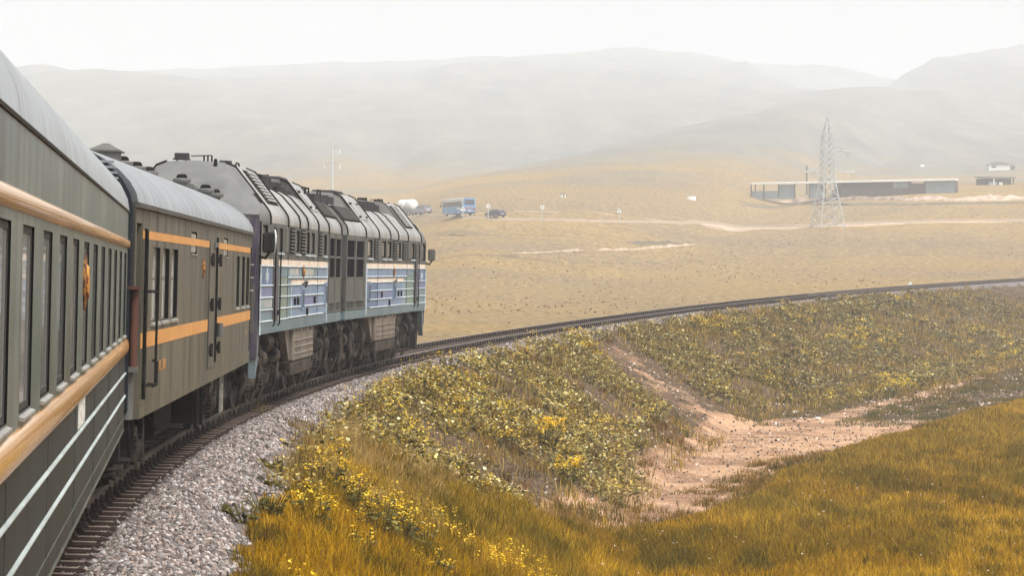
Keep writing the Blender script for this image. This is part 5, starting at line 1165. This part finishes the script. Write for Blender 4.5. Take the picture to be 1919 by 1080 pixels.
def leaves(bx, by, bz, az, tilt, size, col, fold=.18):
    """broad leaves: hexagonal outlines folded along the rib, lying out from the stem"""
    n = len(bx); X = HEX[None, :, 0] * size[:, None] * .85; Y = HEX[None, :, 1] * size[:, None]; Zf = np.abs(HEX[None, :, 0]) * size[:, None] * fold - (Y / np.maximum(size[:, None], 1e-6)) ** 2 * size[:, None] * .22
    ct, st = np.cos(tilt)[:, None], np.sin(tilt)[:, None]; Yr = Y * ct - Zf * st; Zr = Y * st + Zf * ct
    ca, sa = np.cos(az)[:, None], np.sin(az)[:, None]
    V = np.stack([bx[:, None] + X * ca - Yr * sa, by[:, None] + X * sa + Yr * ca, bz[:, None] + Zr], -1).reshape(-1, 3)
    return V, np.arange(n * 6).reshape(n, 6), np.repeat(col, 6, 0)
def leafy(cs, cu, nl, rad, hgt, lsize, pal):
    n = len(cs); k = np.repeat(np.arange(n), nl); m_ = len(k); cx_, cy_ = su2xy(cs, cu); cz = bank_h(cs, cu)
    a = rng.uniform(0, 6.283, m_); q = np.sqrt(rng.random(m_)); rr = q * rad[k]
    x = cx_[k] - np.sin(a) * rr; y = cy_[k] + np.cos(a) * rr; sl_s, sl_u = xy2su(x, y) if m_ < 4000 else (None, None)
    z = cz[k] + hgt[k] * (1.05 - .7 * q) * rng.uniform(.35, 1.05, m_) - np.where(True, 0, 0)
    # follow the fall of the bank
    du = (x - cx_[k]) * np.cos(trk(cs)[3])[k] - (y - cy_[k]) * np.sin(trk(cs)[3])[k]
    gz = (bank_h(cs, cu + .3) - bank_h(cs, cu - .3)) / .6; z = z + du * gz[k]
    col = pal[rng.integers(0, len(pal), m_)] * rng.uniform(.7, 1.25, (m_, 1)) * rng.uniform(.85, 1.15, (n, 1))[k]
    return leaves(x, y, z, a + rng.uniform(-.7, .7, m_), rng.uniform(-.3, 1.2, m_), lsize[k] * rng.uniform(.6, 1.25, m_), np.clip(col * 1.22, 0, .85))
PAL_L = np.array([L3(174, 150, 72), L3(198, 178, 104), L3(150, 128, 46), L3(112, 96, 40), L3(212, 202, 150), L3(134, 110, 34), L3(158, 138, 58), L3(104, 82, 40), L3(126, 104, 58), L3(84, 74, 34), L3(96, 84, 36)])
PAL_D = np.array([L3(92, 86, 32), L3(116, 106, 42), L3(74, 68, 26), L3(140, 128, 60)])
# bank cover
nP = 12500; cs = 24 + 230 * rng.random(nP) ** 1.1; cu = rng.uniform(2.0, 19, nP)
den = fbm(cs / 5.5, cu / 2.2, 4, 91)
lo_u = np.interp(cs, [24, 36, 50, 70, 120, 230], [2.7, 2.5, 2.3, 2.0, 2.1, 2.3]); hi_u = np.interp(cs, TO_S, TO_U) + .6 - 2.2 * sstep(62, 90, cs) * (1 - sstep(100, 125, cs))
ok = (cu > lo_u) & (cu < hi_u) & (chute(cs, cu) < .25 + .3 * rng.random(nP)) & (den > .385 + .12 * sstep(125, 185, cs)) & ((cs > 37) | (cu < 3.4))
ok &= rng.random(nP) < np.interp(cs, [24, 40, 110, 150, 230], [.5, 1, 1, .9, .8]); cs, cu = cs[ok], cu[ok]; print('bank plants', len(cs))
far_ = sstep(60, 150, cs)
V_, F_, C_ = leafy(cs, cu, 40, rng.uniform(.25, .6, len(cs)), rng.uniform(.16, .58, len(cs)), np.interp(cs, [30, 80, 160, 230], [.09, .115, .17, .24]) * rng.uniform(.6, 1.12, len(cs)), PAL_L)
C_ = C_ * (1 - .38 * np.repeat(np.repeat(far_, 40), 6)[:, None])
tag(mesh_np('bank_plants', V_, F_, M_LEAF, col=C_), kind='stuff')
k = rng.random(len(cs)) < .8
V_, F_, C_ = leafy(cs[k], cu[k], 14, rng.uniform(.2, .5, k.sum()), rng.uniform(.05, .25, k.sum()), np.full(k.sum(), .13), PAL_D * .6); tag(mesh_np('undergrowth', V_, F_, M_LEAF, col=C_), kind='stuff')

nB = 120000; bs = 24 + 240 * rng.random(nB) ** 1.1; bu = rng.uniform(1.9, 20, nB); bl = np.interp(bs, [24, 36, 50, 70, 120, 230], [2.5, 2.3, 2.1, 1.9, 1.9, 2.1])
ok = (bu > bl) & (bu < np.interp(bs, TO_S, TO_U) + 1.2) & (chute(bs, bu) < .2 + .6 * rng.random(nB)) & (rng.random(nB) < np.interp(fbm(bs / 2.2, bu / 1.1, 4, 141), [.4, .6], [.12, 1])); bs, bu = bs[ok], bu[ok]; x, y = su2xy(bs, bu)
palb = np.array([L3(160, 130, 62), L3(130, 108, 50), L3(186, 158, 98), L3(104, 92, 40), L3(170, 140, 44)])
V_, F_, C_ = blades(x, y, bank_h(bs, bu), rng.uniform(.15, .5, len(bs)), np.interp(y, [40, 100, 250], [.014, .03, .08]), rng.uniform(.1, .8, len(bs)), palb[rng.integers(0, 5, len(bs))] * rng.uniform(.6, 1.3, (len(bs), 1)))
tag(mesh_np('bank_grass', V_, F_, M_GRASS, col=C_), kind='stuff')

# scattered flower heads through the bank cover
def florets(x, y, z, size, col):
    n = len(x); V = np.empty((n, 8, 3)); a = rng.uniform(0, 6.283, n); t = rng.uniform(-.6, .6, (n, 2))
    for i in range(8):
        r = size * (1.0 if i % 2 == 0 else .62); dx, dy = r * np.cos(a + i * .785), r * np.sin(a + i * .785)
        V[:, i] = np.stack([x + dx, y + dy, z + dx * t[:, 0] + dy * t[:, 1]], -1)
    return V.reshape(-1, 3), np.arange(n * 8).reshape(n, 8), np.repeat(col, 8, 0)
PAL_Y = np.array([L3(250, 208, 30), L3(255, 220, 60), L3(236, 186, 20), L3(255, 216, 84)])
kk = rng.random(len(cs)) < np.interp(fbm(cs / 8, cu / 4, 3, 95), [.5, .68], [.02, .42]); fs, fu = cs[kk], cu[kk]; k = np.repeat(np.arange(len(fs)), 16)
fx, fy = su2xy(fs, fu); fz = bank_h(fs, fu); hh_ = rng.uniform(.35, .75, len(fs))
V_, F_, C_ = florets(fx[k] + rng.normal(0, .18, len(k)), fy[k] + rng.normal(0, .18, len(k)), fz[k] + hh_[k] * rng.uniform(.6, 1.05, len(k)), np.interp(fs, [30, 100, 220], [.022, .036, .055])[k] * rng.uniform(.6, 1.3, len(k)), PAL_Y[rng.integers(0, 4, len(k))] * rng.uniform(.75, 1.05, (len(k), 1)))
tag(mesh_np('bank_flowers', V_, F_, M_PETAL, col=C_), kind='stuff')

# single plants one can pick out
def flower_plant(s_, u_, h_, rad, nst, label, cat='flowering weed', group=None, nf=10, fsz=.028, pal=PAL_D):
    x0, y0 = [float(v) for v in su2xy(s_, u_)]; z0 = float(bank_h(s_, u_))
    e = empty('flowering_weed', label, cat, (x0, y0, z0), 0, group)
    mb = MB(); heads = []
    for i in range(nst):
        a = rng.uniform(0, 6.283); r = math.sqrt(rng.random()) * rad; hq = h_ * rng.uniform(.65, 1.05)
        b_ = (math.cos(a) * r * .35, math.sin(a) * r * .35, -.05); m_ = (math.cos(a) * r * .7, math.sin(a) * r * .7, hq * .55); t_ = (math.cos(a) * r, math.sin(a) * r, hq)
        mb.tube([b_, m_, t_], .008, n=4); heads.append(t_)
    mb.build('stem', M_STEM, e)
    nl = nst * 7; i = rng.integers(0, nst, nl); hd = np.array(heads)[i]; t = rng.random(nl)
    x = hd[:, 0] * (.4 + .6 * t); y = hd[:, 1] * (.4 + .6 * t); z = hd[:, 2] * t * .75
    V_, F_, C_ = leaves(x, y, z, rng.uniform(0, 6.283, nl), rng.uniform(-.2, .9, nl), rng.uniform(.06, .15, nl), pal[rng.integers(0, len(pal), nl)] * rng.uniform(.8, 1.3, (nl, 1)))
    o = mesh_np('foliage', V_, F_, M_LEAF, col=C_); o.parent = e
    if nf:
        k = np.repeat(np.arange(nst), nf); hd = np.array(heads)[k]
        V_, F_, C_ = florets(hd[:, 0] + rng.normal(0, .045, len(k)), hd[:, 1] + rng.normal(0, .045, len(k)), hd[:, 2] - np.abs(rng.normal(0, .09, len(k))) + .04, rng.uniform(.6, 1.3, len(k)) * fsz, PAL_Y[rng.integers(0, 4, len(k))] * rng.uniform(.8, 1.05, (len(k), 1)))
        o = mesh_np('blossom', V_, F_, M_PETAL, col=C_); o.parent = e
    return e
M_STEM = mat('stem', lin(92, 84, 34), 0.8)
flower_plant(61.5, 6.4, .95, .55, 26, 'big round clump of bright yellow mustard flowers, tallest on the bank above the sand', nf=16, fsz=.036)
flower_plant(54.5, 7.4, .75, .42, 20, 'bright yellow flower clump at the foot of the bank beside the grass edge', nf=13, fsz=.034)
flower_plant(57.5, 5.4, .55, .6, 18, 'low wide yellow-flowered weed among pale leaves left of the big mustard clump', nf=9, fsz=.03)
flower_plant(89, 9.1, .5, .5, 12, 'small olive weed with few yellow flowers on the sand beside the bank toe', nf=4)
flower_plant(70.5, 2.3, .62, .5, 16, 'brown-yellow weed growing in the ballast edge closest to the front locomotive', nf=5)
flower_plant(20.5, 2.75, .38, .5, 14, 'dark leafy dock plant sprawling over the ballast edge at the lower left', 'leafy weed', nf=0)
flower_plant(18.2, 2.6, .34, .4, 12, 'dark leafy weed on the stones just in front of the dock plant', 'leafy weed', nf=0)
flower_plant(27, 2.55, .3, .4, 10, 'small dark weed alone on the ballast above the dock plant', 'leafy weed', nf=0)
GRP = 'tall yellow-flowered stalks in the foreground grass'
for s_, u_, h_, r_, n_, lab in ((24.6, 4.3, .75, .4, 18, 'dense stand of tall yellow-topped stalks, brightest in the foreground grass'), (26.2, 3.9, .7, .35, 12, 'yellow-flowered stalks left of the brightest stand'), (29, 3.3, .5, .35, 9, 'yellow weed beside the dry brush near the ballast'),
    (26, 5.0, .55, .3, 8, 'yellow-topped stalks on the right of the brightest stand'), (30.5, 5.3, .5, .3, 7, 'sparse yellow stalks in the middle of the grass'), (22, 3.4, .55, .3, 8, 'yellow stalks closest to the lower left grass edge'), (23, 5.2, .45, .3, 7, 'thin yellow stalks low at the bottom of the picture'), (33.5, 3.2, .45, .3, 7, 'small yellow weed by the stones above the foreground stalks'), (25.2, 4.7, .72, .35, 14, 'second tallest stand of yellow-topped stalks, touching the brightest stand'), (21, 4.2, .5, .3, 9, 'yellow stalks below the brightest stand, near the bottom edge'), (28, 4.4, .55, .35, 9, 'loose yellow stalks behind the brightest stand')):
    flower_plant(s_, u_, h_, r_, n_, lab, 'wildflower', GRP, 12, .02)
nF = 2400; fs = 12 + 60 * rng.random(nF); fu = rng.uniform(3, 7.5, nF); ok = (fbm(fs / 5, fu / 2, 3, 97) > .5) & (fs < 40); fs, fu = fs[ok], fu[ok]; fx, fy = su2xy(fs, fu); fz = bank_h(fs, fu)
k = np.repeat(np.arange(len(fs)), 5); V_, F_, C_ = florets(fx[k] + rng.normal(0, .04, len(k)), fy[k] + rng.normal(0, .04, len(k)), fz[k] + .28 + .14 * rng.random(len(k)), rng.uniform(.012, .026, len(k)), PAL_Y[rng.integers(0, 4, len(k))]); tag(mesh_np('grass_flowers', V_, F_, M_PETAL, col=C_), kind='stuff')
nF = 260; fs = rng.uniform(25, 75, nF); fu = rng.uniform(8, 20, nF); ok = fu > np.interp(fs, GR_S, GR_U) + 1; fs, fu = fs[ok], fu[ok]; fx, fy = su2xy(fs, fu); V_, F_, C_ = florets(fx, fy, bank_h(fs, fu) + .38, rng.uniform(.015, .03, len(fs)), np.tile(L3(226, 220, 206), (len(fs), 1))); tag(mesh_np('white_flowers', V_, F_, M_PETAL, col=C_), kind='stuff')

# stones and clods in the wash and on the bank
nS = 16000; ss_ = rng.uniform(40, 175, nS); us_ = rng.uniform(3, 25, nS); utb = np.interp(ss_, TO_S, TO_U); ugb = np.interp(ss_, GR_S, GR_U)
ok = (us_ < ugb + .2) & ((us_ > utb - 1.5) | (fbm(ss_ / 4, us_ / 2, 3, 99) > .47) | (chute(ss_, us_) > .3)); ss_, us_ = ss_[ok], us_[ok]
tag(stones('scattered_stones', ss_, us_, rng.uniform(.03, .12, len(ss_)) ** 1.15 * np.interp(ss_, [40, 170], [1.1, 1.9]), np.array([L3(150, 118, 96), L3(208, 184, 164), L3(92, 74, 62), L3(64, 52, 46), L3(186, 156, 130), L3(228, 212, 198)]), M_STONE), kind='stuff')
for s_, u_, lab in ((105.5, 11.6, 'white scrap lying on the gravel at the edge of the sandy hollow'), (108.3, 13.3, 'white scrap lying right of the sandy hollow, by the weeds'), (112.5, 11.9, 'white scrap on the gravel farther along the foot of the bank')):
    x, y = [float(v) for v in su2xy(s_, u_)]; mb = MB(); mb.lathe((-.16, 0, .06), (1, .3, .1), [(.01, 0), (.06, .01), (.075, .05), (.07, .2), (.03, .26), (.03, .32), (.01, .33)], n=10); o = mb.build('plastic_bottle', M_WHITEP); o.location = (x, y, float(bank_h(s_, u_))); o.rotation_euler = (0, 0, rng.uniform(0, 3)); tag(o, lab.replace('scrap', 'plastic bottle'), 'litter')

# clumps of coarse grass dotted over the plain
nQ = 7000; r_ = 150 + 480 * rng.random(nQ); a_ = rng.uniform(-.24, .24, nQ); X_, Y_ = r_ * np.sin(a_), r_ * np.cos(a_)
d_ = fbm(X_ / 30, Y_ / 60, 4, 131); ok = rng.random(nQ) < np.interp(d_, [.52, .62], [.01, 1]); X_, Y_, r_ = X_[ok], Y_[ok], r_[ok]
sq, uq = xy2su(X_, Y_); ok = uq < -7; X_, Y_, r_ = X_[ok], Y_[ok], r_[ok]; Z_ = elev(X_, Y_)
k = np.repeat(np.arange(len(X_)), 3); w_ = rng.uniform(.08, .3, len(X_)) * np.interp(r_, [150, 900], [.7, 1.5])
pal = np.array([L3(128, 102, 62), L3(140, 112, 66), L3(118, 98, 62), L3(190, 158, 108), L3(168, 140, 92), L3(150, 128, 88)])
V_, F_, C_ = blades(X_[k] + rng.normal(0, .3, len(k)) * w_[k], Y_[k] + rng.normal(0, .3, len(k)) * w_[k], Z_[k], rng.uniform(.06, .18, len(k)), w_[k], rng.uniform(.1, .6, len(k)), pal[rng.integers(0, len(pal), len(X_))][k])
tag(mesh_np('steppe_tufts', V_, F_, M_GRASS, col=C_), kind='stuff')
